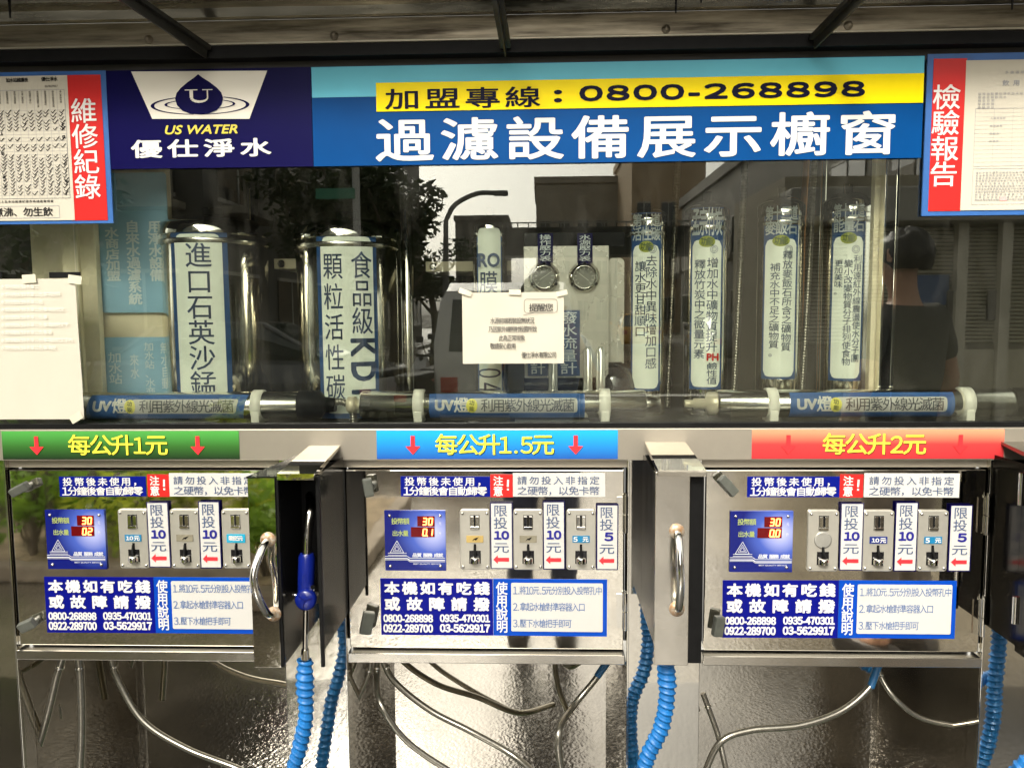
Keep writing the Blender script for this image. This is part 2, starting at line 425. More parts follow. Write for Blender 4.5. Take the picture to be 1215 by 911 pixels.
# sliding window stiles seen through the glass at the right and left
r = rect(1046, 200, 1062, 500, .105)
kb('window_stile', r[0] + .004, r[1] - .004, .108, .125, ZG0, 2.05, M_BLACKG)
kb('window_stile', r[0] - .001, r[0] + .004, .102, .125, ZG0, 2.05, M_CHROME, .001)
kb('window_stile', r[1] - .006, r[1] + .001, .102, .125, ZG0, 2.05, M_CHROME, .001)
r = rect(1034, 200, 1044, 500, .13); kb('window_stile', r[0], r[1], .13, .15, ZG0, 2.05, M_CREAM)
for a, b, Y in ((76, 95, .105), (97, 116, .115)):
    r = rect(a, 200, b, 500, Y); kb('window_stile', r[0], r[1], Y, Y + .02, ZG0, 2.05, M_CREAM, .002)

# ---- display window contents -------------------------------------------------
def wrap_cyl(cx, cy, rad, x_mid):
    """bends flat print (x, _, z) round a vertical tube, facing the street"""
    def f(q):
        a = (q.x - x_mid) / rad
        return Vector((cx + rad * math.sin(a), cy - rad * math.cos(a), q.z))
    return f
def curved_plate(name, cx, cy, rad, w, z0, z1, m, parent, corner=0.0, n=14):
    V = []; Fs = []
    for i in range(n + 1):
        s_ = -w / 2 + w * i / n; a = s_ / rad
        e = 0.0
        if corner > 0:
            d = w / 2 - abs(s_)
            if d < corner: e = corner - math.sqrt(max(0, corner ** 2 - (corner - d) ** 2))
        for z in (z0 + e, z1 - e): V.append((cx + rad * math.sin(a), cy - rad * math.cos(a), z))
    for i in range(n): Fs.append((2 * i, 2 * i + 2, 2 * i + 3, 2 * i + 1))
    o = build(name, V, Fs, m, parent, smooth=True); return o
def cylinder(px0, px1, pyt, Y, label, grp):
    """a standing filter vessel whose silhouette spans px0..px1 at depth Y"""
    x0, x1 = at(px0, 400, Y).x, at(px1, 400, Y).x
    cx, rad = (x0 + x1) / 2, (x1 - x0) / 2; zt = at((px0 + px1) / 2, pyt, Y).z
    t = thing('filter_vessel', (cx, Y, 1.305), label, 'water filter', grp)
    h = zt - 1.305
    MB().lathe((cx, Y, 1.305), [(rad * .96, 0), (rad, .012), (rad, h - .05), (rad * .985, h - .047)], 48).out('body', M_CYL, t)
    MB().lathe((cx, Y, 1.305), [(rad * 1.035, h - .047), (rad * 1.035, h - .022), (rad * .97, h - .017), (rad * .6, h - .002), (rad * .2, h), (rad * .2, h + .02), (rad * .12, h + .022)], 48).out('cap', M_CHROME, t)
    MB().lathe((cx, Y, 1.305), [(rad * 1.02, h - .07), (rad * 1.03, h - .068), (rad * 1.03, h - .060), (rad * 1.02, h - .058)], 48).out('clamp_band', M_STEEL2, t)
    return t, cx, rad
CUT = (0,)
def pxz(py, px, Y): return at(px, py, Y).z
GRPF = 'steel filter vessels in the window'
# 1: big vessel, one column of characters
t, cx, rad = cylinder(199, 318, 258, .22, 'wide steel filter vessel with one column of characters, the leftmost beside the blue posters', GRPF)
lx = (at(204, 400, .12).x + at(272, 400, .12).x) / 2; lw_ = at(272, 400, .12).x - at(204, 400, .12).x
Yf = .22 - rad
def label_on(t, cx, Y, rad, pxl, pxr, pyt, pyb, inset_px, cols, head=None, func=True, bordm=None, corner=.018, yhead=None, headh=None):
    xa, xb = at(pxl, 400, Y - rad).x, at(pxr, 400, Y - rad).x; mid = (xa + xb) / 2; w = xb - xa
    z1 = pxz(pyt, (pxl + pxr) / 2, Y - rad); z0 = pxz(pyb, (pxl + pxr) / 2, Y - rad); z0 = max(z0, 1.31)
    off = mid - cx
    ang = math.asin(max(-.9, min(.9, off / rad)))
    # turn the label round the vessel so that its middle stands at the seen place
    def W(rr): 
        def f(q):
            a = ang + (q.x - mid) / rr
            return Vector((cx + rr * math.sin(a), Y - rr * math.cos(a), q.z))
        return f
    def sheet(name, w_, za, zb, rr, m, cor, dx=0.0, n=14):
        V = []; Fs = []
        for i in range(n + 1):
            s_ = -w_ / 2 + w_ * i / n; e = 0
            d = w_ / 2 - abs(s_)
            if cor > 0 and d < cor: e = cor - math.sqrt(max(0, cor ** 2 - (cor - d) ** 2))
            V += [W(rr)(Vector((mid + dx + s_, 0, z))) for z in (za + e, zb - e)]
        for i in range(n): Fs.append((2 * i, 2 * i + 2, 2 * i + 3, 2 * i + 1))
        return build(name, V, Fs, m, t, smooth=True)
    sheet('label', w, z0, z1, rad + .0012, bordm or M_LBORD, 0)
    k = w / (pxr - pxl)                       # metres per pixel here
    iz1 = z1 - (headh if headh else inset_px) * k; iz0 = max(z0 + inset_px * k, 1.312)
    iw = w - 2 * inset_px * k * .85
    sheet('label_panel', iw, iz0, iz1, rad + .0022, M_LABEL, corner)
    T = Text(0, CUT)
    for txt, fx, za, zb, cw, m_, bold, turn in cols:
        T2 = Text(0, CUT); T2.col(txt, mid + (fx - .5) * iw, za, zb, cw, bold, turn); T2.out(m_, t, wrap=W(rad + .0032))
    if func:
        V = [(mid + math.cos(R(a)) * iw * .27, iz1 + math.sin(R(a)) * .013 - .004) for a in range(0, 360, 20)]
        P = Text(0, CUT); P.poly(V); P.out(mat('olive_badge', (.28, .32, .03), .4), t, 'badge', wrap=W(rad + .0030))
        P = Text(0, CUT); P.row('功能', mid - iw * .2, mid + iw * .2, iz1 - .013, iz1 + .005, .012); P.out(mat('dark_green_ink', (.02, .06, .03), .5), t, wrap=W(rad + .0040))
    if head:
        nl = len(head); hh = (z1 - iz1 - .012) / nl
        for i, s_ in enumerate(head):
            P = Text(0, CUT); P.row(s_, mid - w * .45, mid + w * .45, z1 - .004 - hh * (i + 1) + .002, z1 - .004 - hh * i, .02); P.out(mat('pale_lettering', (.55, .60, .62), .4), t, wrap=W(rad + .0032))
    return mid, iz0, iz1, iw
def vz(py, px, Yv): return at(px, py, Yv).z
Y1 = .22
label_on(t, cx, Y1, rad, 204, 272, 270, 520, 7, [('進口石英沙錳', .52, vz(288, 240, .1), vz(470, 240, .1), .056, M_LTXT, .006, '')], func=False)
t, cx, rad = cylinder(356, 472, 262, .22, 'wide steel filter vessel with two columns of characters and sideways letters', GRPF)
label_on(t, cx, Y1, rad, 377, 450, 274, 520, 6, [
    ('顆粒活性碳', .23, vz(298, 395, .1), vz(478, 395, .1), .042, M_LTXT, .004, ''),
    ('食品級', .77, vz(298, 430, .1), vz(398, 430, .1), .046, M_LTXT, .006, ''),
    ('KDF', .77, vz(398, 430, .1), vz(484, 430, .1), .062, M_LTXT, .035, 'KDF')], func=False)
# narrow bright pipes beside the wide vessels
for a, b, Y, lab in ((299, 313, .34, 'bright thin upright pipe behind the leftmost wide vessel'), (476, 492, .34, 'bright thin upright pipe behind the two-column wide vessel')):
    x0, x1 = at(a, 400, Y).x, at(b, 400, Y).x
    p = MB().lathe(((x0 + x1) / 2, Y, 1.305), [((x1 - x0) / 2, 0), ((x1 - x0) / 2, .56), ((x1 - x0) / 2 * .6, .57)], 24).out('steel_pipe', M_CYL)
    tag(p, lab, 'pipe')
# RO vessel
t, cx, rad = cylinder(562, 602, 258, .2, 'slim filter vessel lettered RO behind the white reminder note', GRPF)
label_on(t, cx, .2, rad, 565, 598, 268, 470, 2.5, [
    ('膜', .45, vz(322, 580, .16), vz(350, 580, .16), .042, M_LTXT, .010, ''),
    ('04', .45, vz(434, 580, .16), vz(468, 580, .16), .06, M_LTXT, .004, '04')], func=False, corner=.010)
T = Text(.2 - rad - .0045); T.fit('RO', at(567, 312, .15).x, at(593, 312, .15).x, vz(317, 580, .15), vz(300, 580, .15), .03); T.out(M_LTXT, t)
# slim vessels at the right with explanatory labels
SL = [
 (742, 790, 246, .22, (747, 785, 252, 464, 3), ['第十道', '活性碳'], [('去除水中異味增加口感', .70, 303, 438, .026), ('讓水更甘甜順口', .30, 310, 400, .026)], 'slim filter vessel with blue head label, right of the two pressure gauges', 38),
 (811, 863, 240, .22, (817, 858, 246, 462, 3), ['孟宗竹炭'], [('增加水中礦物質提升', .70, 306, 418, .026), ('釋放竹炭中之微量元素', .28, 308, 426, .025), ('鹼性值', .72, 430, 456, .024)], 'slim filter vessel whose label carries the red letters PH', 38),
 (897, 950, 234, .22, (903, 946, 243, 450, 3), ['第十三道', '麥飯石'], [('釋放麥飯石所含之礦物質', .72, 298, 417, .022), ('補充水中不足之礦物質。', .34, 312, 424, .022)], 'slim filter vessel between the orange tube and the coiled hose', 40),
 (974, 1029, 230, .22, (984, 1024, 240, 452, 3), ['第十五道', '能量石'], [('利用遠紅外線震盪使水分子團', .82, 303, 430, .018), ('變小改變物質分子排列使食物', .52, 308, 434, .018), ('更加美味。', .2, 308, 350, .018)], 'slim filter vessel farthest right, beside the dark window stile', 40)]
for a, b, pt, Y, L, head, cols, lab, hh in SL:
    t, cx, rad = cylinder(a, b, pt, Y, lab, GRPF)
    pm = (a + b) / 2; Yl = Y - rad
    CC = [(s_, fx, vz(za, pm, Yl), vz(zb, pm, Yl), cw, M_LTXT, .004, '') for s_, fx, za, zb, cw in cols]
    mid, iz0, iz1, iw = label_on(t, cx, Y, rad, L[0], L[1], L[2], L[3], L[4], CC, head=head, headh=hh, corner=.014)
    if 'PH' in lab:
        T = Text(Yl - .0045); T.fit('PH', mid + iw * .02, mid + iw * .42, vz(428, pm, Yl), vz(419, pm, Yl), .04); T.out(M_RED, t)
    # ring mark at the top of the column
    T = Text(Yl - .004)
    for rr in (.0085, .005):
        c_ = (mid + iw * .22, vz(296, pm, Yl))
        for q in range(16):
            a0, a1 = 2 * math.pi * q / 16, 2 * math.pi * (q + 1) / 16
            T.line(c_[0] + rr * math.cos(a0), c_[1] + rr * math.sin(a0), c_[0] + rr * math.cos(a1), c_[1] + rr * math.sin(a1), .0010)
    T.out(M_LTXT, t)
# ribbed flexible hoses between the slim vessels
def ribbed(pts, r0, r1, m, name, lab, cat, pitch=.006, grp=None, n=10, spiral=0.0, parent=None):
    P = spline(pts, 14); L = [0]
    for i in range(1, len(P)): L.append(L[-1] + (P[i] - P[i - 1]).length)
    N = int(L[-1] / pitch * 4); Q = []; rr = []; j = 0
    for i in range(N + 1):
        d = L[-1] * i / N
        while j < len(L) - 2 and L[j + 1] < d: j += 1
        f = (d - L[j]) / max(1e-9, L[j + 1] - L[j]); Q.append(P[j].lerp(P[j + 1], min(1, f)))
        rr.append([r0, (r0 + r1) / 2, r1, (r0 + r1) / 2][i % 4])
    o = MB().tube(Q, rr, n).out(name, m, parent)
    if lab: tag(o, lab, cat, grp)
    return o
for px, Y, zt, lab in ((798, .30, 2.0, 'thin ribbed steel hose hanging left of the vessel with the red PH letters'), (877, .30, 2.03, 'thin ribbed steel hose hanging right of the vessel with the red PH letters'), (958, .28, 2.03, 'thin ribbed steel hose hanging between the two vessels farthest right')):
    x = at(px, 400, Y).x
    ribbed([(x + .012, Y, zt), (x + .006, Y + .01, 1.8), (x - .002, Y, 1.6), (x - .012, Y, 1.31)], .0062, .0085, M_FLEX, 'ribbed_hose', lab, 'hose', .007)
x = at(949, 400, .33).x
tag(MB().tube([(x, .33, 1.306), (x, .33, 1.75), (x + .01, .33, 2.04)], .008, 12).out('orange_tube', M_COPPER), 'orange upright tube behind the two vessels farthest right', 'pipe')
x = at(972, 400, .36).x
tag(MB().tube([(x, .36, 1.306), (x, .36, 2.04)], .009, 12).out('steel_pipe', M_CYL), 'plain steel upright pipe close to the orange tube', 'pipe')
# ribbed filter element standing behind
# mounting bars on the back of the window
for a, b, y_, lab in ((505, 612, 316, 'cream mounting bar left of the gauge plate'), (325, 362, 313, 'short cream mounting bar between the two wide vessels'), (940, 1000, 262, 'white mounting bar behind the two vessels farthest right')):
    Y = .36; r_ = rect(a, y_ - 6, b, y_ + 6, Y)
    t = thing('mounting_bar', ((r_[0] + r_[1]) / 2, Y, r_[2]), lab, 'bar')
    MB().box(r_[0], r_[1], Y, Y + .26, r_[2], r_[3], .002).out('bar', M_CREAM, t)
    MB().lathe((r_[0] + .02, Y, (r_[2] + r_[3]) / 2), [(.010, .001), (.010, -.004), (.006, -.007)], 14, 'Y').out('bolt', M_SCREW, t)
# ---- gauge plate
YG = .16
r = rect(622, 292, 722, 470, YG); r = (r[0], r[1], 1.306, r[3])
gp = thing('gauge_panel', ((r[0] + r[1]) / 2, YG, 1.305), 'polished steel plate carrying two round pressure gauges above a blue flow meter label', 'gauge panel')
plate('plate', r[0], r[1], 1.306, r[3], YG, mat('gauge_plate_steel', (.60, .58, .52), .28, .5, var=.25, vs=5, rvar=.1), gp, .004)
rs = rect(722, 300, 742, 470, YG); plate('plate', rs[0] + .001, rs[1], 1.306, rs[3] - .01, YG + .03, MT['gauge_plate_steel'], gp, .003, .012)
rr_ = rect(622, 275, 742, 292, YG); plate('top_rail', rr_[0], rr_[1], rr_[2], rr_[3], YG + .02, M_BLACKG, gp, .01)
for gx in (645.5, 693):
    c = at(gx, 329, YG); 
    g = MB().lathe((c.x, YG, c.z), [(.036, -.001), (.036, -.004), (.030, -.007), (.0265, -.016), (.0245, -.016), (.0245, -.006)], 36, 'Y').out('gauge', M_CHROME, gp)
    MB().lathe((c.x, YG - .0065, c.z), [(.0242, 0), (.0242, -.001)], 32, 'Y').out('dial', mat('gauge_dial', (.16, .16, .14), .3), g)
    T = Text(YG - .0085)
    for k in range(11):
        a = R(225 - 27 * k); T.line(c.x + .017 * math.cos(a), c.z + .017 * math.sin(a), c.x + .0225 * math.cos(a), c.z + .0225 * math.sin(a), .0012)
    T.line(c.x - .010, c.z - .006, c.x + .014, c.z + .010, .0014) if gx < 660 else T.line(c.x + .010, c.z - .008, c.x - .012, c.z + .009, .0014)
    T.out(mat('dial_marks', (.5, .5, .45), .4), g, 'dial_marks')
    for k in range(3):
        a = R(90 + 120 * k); b_ = (c.x + .031 * math.cos(a), c.z + .031 * math.sin(a))
        MB().lathe((b_[0], YG - .005, b_[1]), [(.004, 0), (.004, -.004)], 10, 'Y').out('screw', M_BLACK, g)
def tall_label(par, px0, py0, px1, py1, Y, txt, m, mt, bold=.006):
    r = rect(px0, py0, px1, py1, Y); L = plate('label', *r, Y - .0012, m, par, .001)
    T = Text(Y - .002); T.col(txt, (r[0] + r[1]) / 2, r[3] - .003, r[2] + .003, (r[1] - r[0]) * .72, bold); T.out(mt, L)
mp_ = mat('pale_lettering', (.55, .60, .62), .4)
tall_label(gp, 638, 277, 656, 312, YG - .004, '操作壓力表', M_NAVY, mp_)
tall_label(gp, 685, 277, 703, 312, YG - .004, '水源壓力表', M_NAVY, mp_)
M_SLATE = mat('slate_blue_print', (.03, .06, .15), .3)
tall_label(gp, 661, 368, 688, 446, YG - .004, '廢水流量計', M_SLATE, mp_, .004)
tall_label(gp, 626, 368, 650, 446, YG - .004, '純水流量計', M_SLATE, mp_, .004)
for fx in (656, 697, 712):          # clear flow tubes between and beside the labels
    c = at(fx, 420, YG); MB().lathe((c.x, YG - .018, 1.33), [(.011, 0), (.011, .13), (.005, .14)], 20).out('flow_tube', mat('clear_acrylic', (.75, .74, .68), .05, .6), gp)
r = rect(622, 446, 716, 470, YG); plate('lower_cover', r[0], r[1], 1.306, r[3] - .004, YG - .003, M_BLACKG, gp, .002)
# rounded black form beside the plate
c = at(728, 448, .2); tag(MB().lathe((c.x, .2, 1.306), [(.03, 0), (.05, .03), (.052, .07), (.04, .11), (.02, .125)], 28).out('black_form', M_BLACKG), 'rounded black pump head standing right of the gauge plate', 'pump')
# ---- posters on the board at the left
YP = .14
lb = thing('poster_board', (at(150, 400, YP).x, YP + .02, 1.305), 'cream upright board in the window behind the two light blue posters', 'board')
r = rect(40, 200, 204, 500, YP + .01); MB().box(r[0], r[1], YP + .01, YP + .03, 1.306, 2.05, .002).out('board', M_CREAM, lb)
def poster(px, txts, lab, dark=None):
    r = rect(*px, YP); r = (r[0], r[1], max(r[2], 1.308), r[3])
    t = thing('poster', ((r[0] + r[1]) / 2, YP, r[2]), lab, 'poster', 'light blue posters on the board')
    plate('sheet', *r, YP, M_LBLUE, t, .003, .008)
    for s_, pxc, za, zb, w, b in txts:
        T = Text(YP - .001); c = at(pxc, (za + zb) / 2, YP); T.col(s_, c.x, at(pxc, za, YP).z, at(pxc, zb, YP).z, w, b)
        T.out(mat('pale_blue_print', (.62, .70, .72), .4), t)
poster((117, 205, 200, 371), [('用淨水設備', 185, 262, 334, .030, .03), ('自來水過濾系統', 159, 262, 362, .030, .03), ('水商店加盟', 134, 270, 334, .030, .03)], 'light blue poster with three columns of white characters, the upper one')
poster((124, 400, 200, 500), [('加水站', 137, 418, 456, .030, .008), ('加水站、水商', 178, 406, 470, .022, .006), ('無水自動', 197, 406, 462, .022, .006), ('來水', 160, 420, 450, .02, .004)], 'light blue poster below, its foot behind the leftmost lamp tube')
# ---- UV lamp tubes lying in front of the vessels
CUT = (2,)
GU = 'ultraviolet lamp tubes lying across the window foot'
def uv_tube(pa, pb, la, lb_, clamps, ends, lab, sheared=False, yb=482):
    Y = .065; a, b = at(pa, yb, Y), at(pb, yb, Y); zc = (a.z + b.z) / 2 if False else at(600, 479.5, Y).z
    t = thing('uv_lamp_tube', ((a.x + b.x) / 2, Y, zc - .032), lab, 'lamp tube', GU)
    rad = .0305
    MB().lathe((0, Y, zc), [(rad * .9, a.x), (rad, a.x + .004), (rad, b.x - .004), (rad * .9, b.x)], 40, 'X').out('tube', mat('tube_steel', (.90, .87, .78), .20, 1.0, var=.08, vs=30), t)
    # label wrapped round the front of the tube
    xa, xb = at(la, yb, Y - rad).x, at(lb_, yb, Y - rad).x
    def W(rr):
        def f(q): 
            s_ = q.z / rr; return Vector((q.x, Y - rr * math.cos(s_), zc + rr * math.sin(s_)))
        return f
    def sheet(name, u0, u1, v0, v1, rr, m, cor=0, tilt=0):
        V = []; Fs = []; n = 12; mcols = [0, cor * .3, cor, (u1 - u0) - cor, (u1 - u0) - cor * .3, (u1 - u0)] if cor else [0, u1 - u0]
        for i, du in enumerate(mcols):
            d = min(du, (u1 - u0) - du); e = cor - math.sqrt(max(0, cor * cor - (cor - d) ** 2)) if cor and d < cor else 0
            for k in range(n + 1):
                v = v0 + e + (v1 - v0 - 2 * e) * k / n; V.append(W(rr)(Vector((u0 + du + v * tilt, 0, v))))
        for i in range(len(mcols) - 1):
            for k in range(n): q = i * (n + 1) + k; Fs.append((q, q + n + 1, q + n + 2, q + 1))
        return build(name, V, Fs, m, t, smooth=True)
    ml = mat('tube_label_blue', (.045, .12, .33), .35, var=.1)
    tl = .25 if sheared else 0.0
    sheet('label', xa, xb, -.036, .030, rad + .001, ml, 0, tl)
    k = (xb - xa) / 210.0
    T = Text(0, CUT); T.fit('UV', xa + 8 * k, xa + 34 * k, -.011, .014, .05, .15 if sheared else 0); T.ch('燈', xa + 44 * k, .0015, .031, .033, .025); T.out(M_WHITE, t, wrap=W(rad + .0022))
    sheet('label_panel', xa + 58 * k, xa + 200 * k, -.0165, .0175, rad + .0018, M_PAPERW, .006, tl)
    P = Text(0, CUT); P.poly([(xa + 58 * k + math.cos(R(q)) * .0125, math.sin(R(q)) * .0165 + .0005) for q in range(0, 360, 20)]); P.out(mat('yellow_badge', (.72, .66, .12), .4), t, 'badge', wrap=W(rad + .0026))
    P = Text(0, CUT); P.ch('功', xa + 58 * k, .0070, .011, .011, .01); P.ch('能', xa + 58 * k, -.0065, .011, .011, .01); P.out(mat('dark_green_ink', (.02, .06, .03), .5), t, wrap=W(rad + .0034))
    P = Text(0, CUT); P.row('利用紫外線光滅菌', xa + 71 * k, xa + 196 * k, -.0135, .0145, .006, 1.0); P.out(mat('grey_lettering', (.10, .10, .12), .5), t, wrap=W(rad + .0026))
    for c in clamps:
        x = at(c, yb, Y).x
        MB().lathe((0, Y, zc), [(rad, x - .012), (rad + .004, x - .011), (rad + .004, x + .011), (rad, x + .012)], 36, 'X').box(x - .009, x + .009, Y - rad - .003, Y + .03, 1.306, zc - .012, .002).out('clamp', M_WHITEP, t)
    for e in ends:
        if e[0] == 'cap':
            x = b.x; MB().lathe((0, Y, zc), [(rad * 1.06, x - .012), (rad * 1.08, x), (rad * 1.05, x + .035), (rad * .6, x + .045), (rad * .5, x + .07)], 30, 'X').out('end_cap', M_BLACK, t)
        if e[0] == 'knob':
            x = a.x; MB().lathe((0, Y, zc), [(.013, x), (.013, x - .012), (.019, x - .012), (.019, x - .030), (.011, x - .034)], 8, 'X').out('end_knob', mat('brass_white', (.62, .56, .42), .35, .3), t)
        if e[0] == 'stem':
            x = a.x; MB().lathe((0, Y, zc), [(.026, x - .001), (.026, x - .02), (.012, x - .024), (.012, x - .05), (.0085, x - .051), (.0085, x - .07)], 12, 'X').out('end_knob', mat('brass_white', (.62, .56, .42), .35, .3), t)
        if e[0] == 'foot':
            x = b.x; MB().lathe((0, Y, zc), [(.02, x), (.02, x + .03), (.012, x + .031)], 16, 'X').out('end_cap', M_STEEL2, t)
    return t, zc, b.x
t, zc, xe = uv_tube(60, 362, 103, 290, (308,), [('cap',)], 'leftmost lamp tube, its black cap and ribbed cable at the right end', True)
ribbed([(xe + .06, .065, zc + .005), (xe + .085, .068, zc + .006), (xe + .105, .07, zc - .010), (xe + .108, .07, zc - .05)], .007, .009, M_FLEX, 'cable', None, None, .006, parent=t)
t, zc, xe = uv_tube(429, 766, 509, 694, (498, 717), [('knob',), ('foot',)], 'middle lamp tube between two white clamps, above the blue price sign')
t, zc, xe = uv_tube(850, 1205, 938, 1133, (914, 1143), [('stem',), ('cap',)], 'rightmost lamp tube, above the red price sign')
# papers and strips lying on the display floor by the tubes
for a, b, lab in ((153, 245, 'white printed strip lying under the leftmost lamp tube'), (610, 700, 'white printed strip lying under the middle lamp tube')):
    r = rect(a, 488, b, 497, .03)
    o = MB().box(r[0], r[1], .03, .10, 1.3055, 1.3075).out('paper_strip', M_PAPERW); tag(o, lab, 'paper')

# ================================================================== SIGNS ON THE GLASS
YS = -0.004
def sgn(name, label, cat, r, m, grp=None, t=.003, y=YS, rr=0.0):
    o = thing(name, ((r[0] + r[1]) / 2, y, r[2]), label, cat, grp)
    plate('sheet', *r, y, m, o, t, rr); return o
Z0B, Z1B = 1.859, 2.062
# logo sign
xa, xm, xb = at(128, 140).x, at(371, 140).x, at(1094, 130).x
s = sgn('logo_sign', 'dark navy sign with a white trapezoid, a water drop and yellow and white words', 'sign', (xa, xm - .0005, Z0B, Z1B), M_NAVY)
def pts(L, Y=0.0): return [(p.x, p.z) for p in (at(a, b, Y) for a, b in L)]
T = Text(YS - .0012); T.poly(pts([(157, 86), (318, 85), (297, 142), (182, 142)])); T.out(mat('cream_print', (.74, .70, .60), .35), s, 'emblem_ground')
cx, cz = at(237.5, 112).x, at(237.5, 112).z; q = at(266, 112).x - cx
drop = []
for k in range(0, 41):
    a = R(-90 + 360 * k / 40); r_ = q
    x = math.cos(a) * r_; z = math.sin(a) * r_ * .86
    if z > 0:
        f = z / (r_ * .86); x = math.cos(a) * r_ * (1 - .25 * f) ; z = z * 1.08
        x *= (1 - f * .35)
    drop.append((cx + x, cz - .002 + z))
drop = [(cx + sx * q, cz + sz * q) for sx, sz in [(0, .76), (.18, .62), (.45, .45), (.75, .22), (.93, .02), (1.0, -.2), (.93, -.46), (.72, -.68), (.40, -.80), (0, -.84), (-.40, -.80), (-.72, -.68), (-.93, -.46), (-1.0, -.2), (-.93, .02), (-.75, .22), (-.45, .45), (-.18, .62)]]
def ring(T, c, rx, rz, w0, w1, a0=0, a1=360, n=56):
    P = [];
    for k in range(n + 1):
        a = R(a0 + (a1 - a0) * k / n); w = w0 + (w1 - w0) * abs(math.sin(a / 1.0)) if True else w0
        P.append((a, w))
    for (a, w), (b, v) in zip(P, P[1:]):
        T.poly([(c[0] + (rx + w) * math.cos(a), c[1] + (rz + w * .45) * math.sin(a)), (c[0] + (rx + v) * math.cos(b), c[1] + (rz + v * .45) * math.sin(b)),
                (c[0] + (rx - v) * math.cos(b), c[1] + (rz - v * .45) * math.sin(b)), (c[0] + (rx - w) * math.cos(a), c[1] + (rz - w * .45) * math.sin(a))])
T = Text(YS - .0020); c2 = (cx + .001, at(238, 126).z)
ring(T, c2, q * 1.98, q * .36, .004, .0012, -90, 60); ring(T, c2, q * 1.98, q * .36, .004, .0012, 118, 262)
ring(T, (c2[0], c2[1] + .002), q * 1.42, q * .20, .003, .0008, -70, 70); ring(T, (c2[0], c2[1] + .002), q * 1.42, q * .20, .003, .0008, 110, 250)
T.out(M_NAVY, s, 'emblem_ripples')
T = Text(YS - .0026); T.poly(drop); T.out(M_NAVY, s, 'emblem_drop')
T = Text(YS - .0032); uw = q * .5; ub = at(237, 122).z; ut = at(237, 108).z
# serif letter U drawn as strokes
T.line(cx - uw * .62, ut, cx - uw * .62, ub + .008, .0072); T.line(cx + uw * .72, ut, cx + uw * .72, ub + .008, .0028)
T.line(cx - uw * 1.15, ut, cx - uw * .1, ut, .0018); T.line(cx + uw * .3, ut, cx + uw * 1.15, ut, .0018)
for k in range(8):
    a0, a1 = R(180 + 22.5 * k), R(202.5 + 22.5 * k); T.line(cx + uw * .05 + uw * .67 * math.cos(a0), ub + .008 + .008 * math.sin(a0), cx + uw * .05 + uw * .67 * math.cos(a1), ub + .008 + .008 * math.sin(a1), .0062 - .0035 * k / 8)
T.out(mat('cream_print', (.74, .70, .60), .35), s, 'emblem_letter')
T = Text(YS - .0012); r = rect(197, 149, 283, 160); T.fit('US WATER', *r, .03, .25); T.out(mat('dull_yellow_print', (.62, .52, .06), .35), s)
T = Text(YS - .0012); r = rect(159, 167, 321, 187); T.row('優仕淨水', r[0], r[1], r[2], r[3], .028, 1.5)
T.v = [(v[0], v[1], v[2]) for v in T.v]; T.out(M_WHITE, s)
# main banner
s = sgn('window_banner', 'long blue banner with a yellow phone number strip and big white characters', 'banner', (xm + .0005, xb, Z0B, Z1B), M_MBLUE)
zt = at(600, 110).z; plate('teal_band', xm + .0015, xb - .001, at(420, 116).z, Z1B - .001, YS - .0008, M_TEAL, s, .0006)
ya = rect(447, 98, 1094, 133); plate('yellow_strip', ya[0], xb - .001, at(447, 133.5).z, at(447, 99.5).z, YS - .0018, M_YELLOW, s, .0008)
T = Text(YS - .0028)
r = rect(459, 107, 640, 129); T.row('加盟專線', r[0], r[1], r[2] - .001, r[3] + .001, .014, 1.5); T.out(mat('black_print', (.004, .004, .02), .5, spec=.08), s); T = Text(YS - .0028)
c = at(662, 115); 
for dz in (.0075, -.0090): T.poly([(c.x + .0085 * math.cos(R(a)), c.z + dz + .0046 * math.sin(R(a))) for a in range(0, 360, 24)])
r = rect(687, 99, 1025, 120); T.fit('0800-268898', r[0], r[1], at(850, 119).z, at(850, 100).z, .055, 0, 1.12)
T.out(mat('black_print', (.004, .004, .02), .5, spec=.08), s)
T = Text(YS - .0014); r = rect(449, 142, 1061, 189)
n = 8; W_ = .112; H_ = at(750, 140).z - at(750, 188).z
for i, ch in enumerate('過濾設備展示櫥窗'):
    x = r[0] + W_ / 2 + (r[1] - r[0] - W_) * i / 7; T.ch(ch, x, at(750, 163.5).z - .001, W_ * 1.0, H_ * 1.0, .018)
T.out(M_WHITE, s)
# side signs
def side_sign(r, redx, txt, tx, zt, zb, w, papx, lab, nm):
    s = thing(nm, ((r[0] + r[1]) / 2, YS, r[2]), lab, 'sign')
    plate('board', *r, YS - .001, M_FBLUE, s, .004)
    plate('red_strip', redx[0], redx[1], redx[2], redx[3], YS - .0022, M_RED, s, .0008)
    T = Text(YS - .0032); T.col(txt, tx, zt, zb, w, .010); T.out(M_WHITE, s)
    p = plate('sheet', *papx, YS - .0030, M_PAPER, s, .0010); return s, p
xr = at(131, 170).x
r = (XL + .1, xr, at(60, 266).z, at(60, 86).z)
zA, zBt = at(105, 262).z, at(105, 90).z
s, p = side_sign(r, (at(82, 170).x, at(125, 170).x, zA, zBt), '維修紀錄', at(104, 180).x, at(104, 118).z, at(104, 238).z, .052,
    (XL + .12, at(86, 170).x, at(60, 262).z, at(60, 91).z), 'repair record sheet full of ticks beside a red strip of white characters', 'record_sign')
Yt = YS - .0036
T = Text(Yt); lx0, lx1 = XL + .13, at(82, 170).x
zt_, zb_ = at(60, 108).z, at(60, 236).z; rows = 26; cols = 22
for i in range(rows + 1):
    z = at(60, 132).z + (zb_ - at(60, 132).z) * i / rows; T.line(lx0, z, lx1, z, .0005)
for i in range(cols + 1):
    x = lx1 - i * .0165; T.line(x, zt_, x, zb_, .0005)
T.frame(lx0, lx1, zb_, zt_, .001)
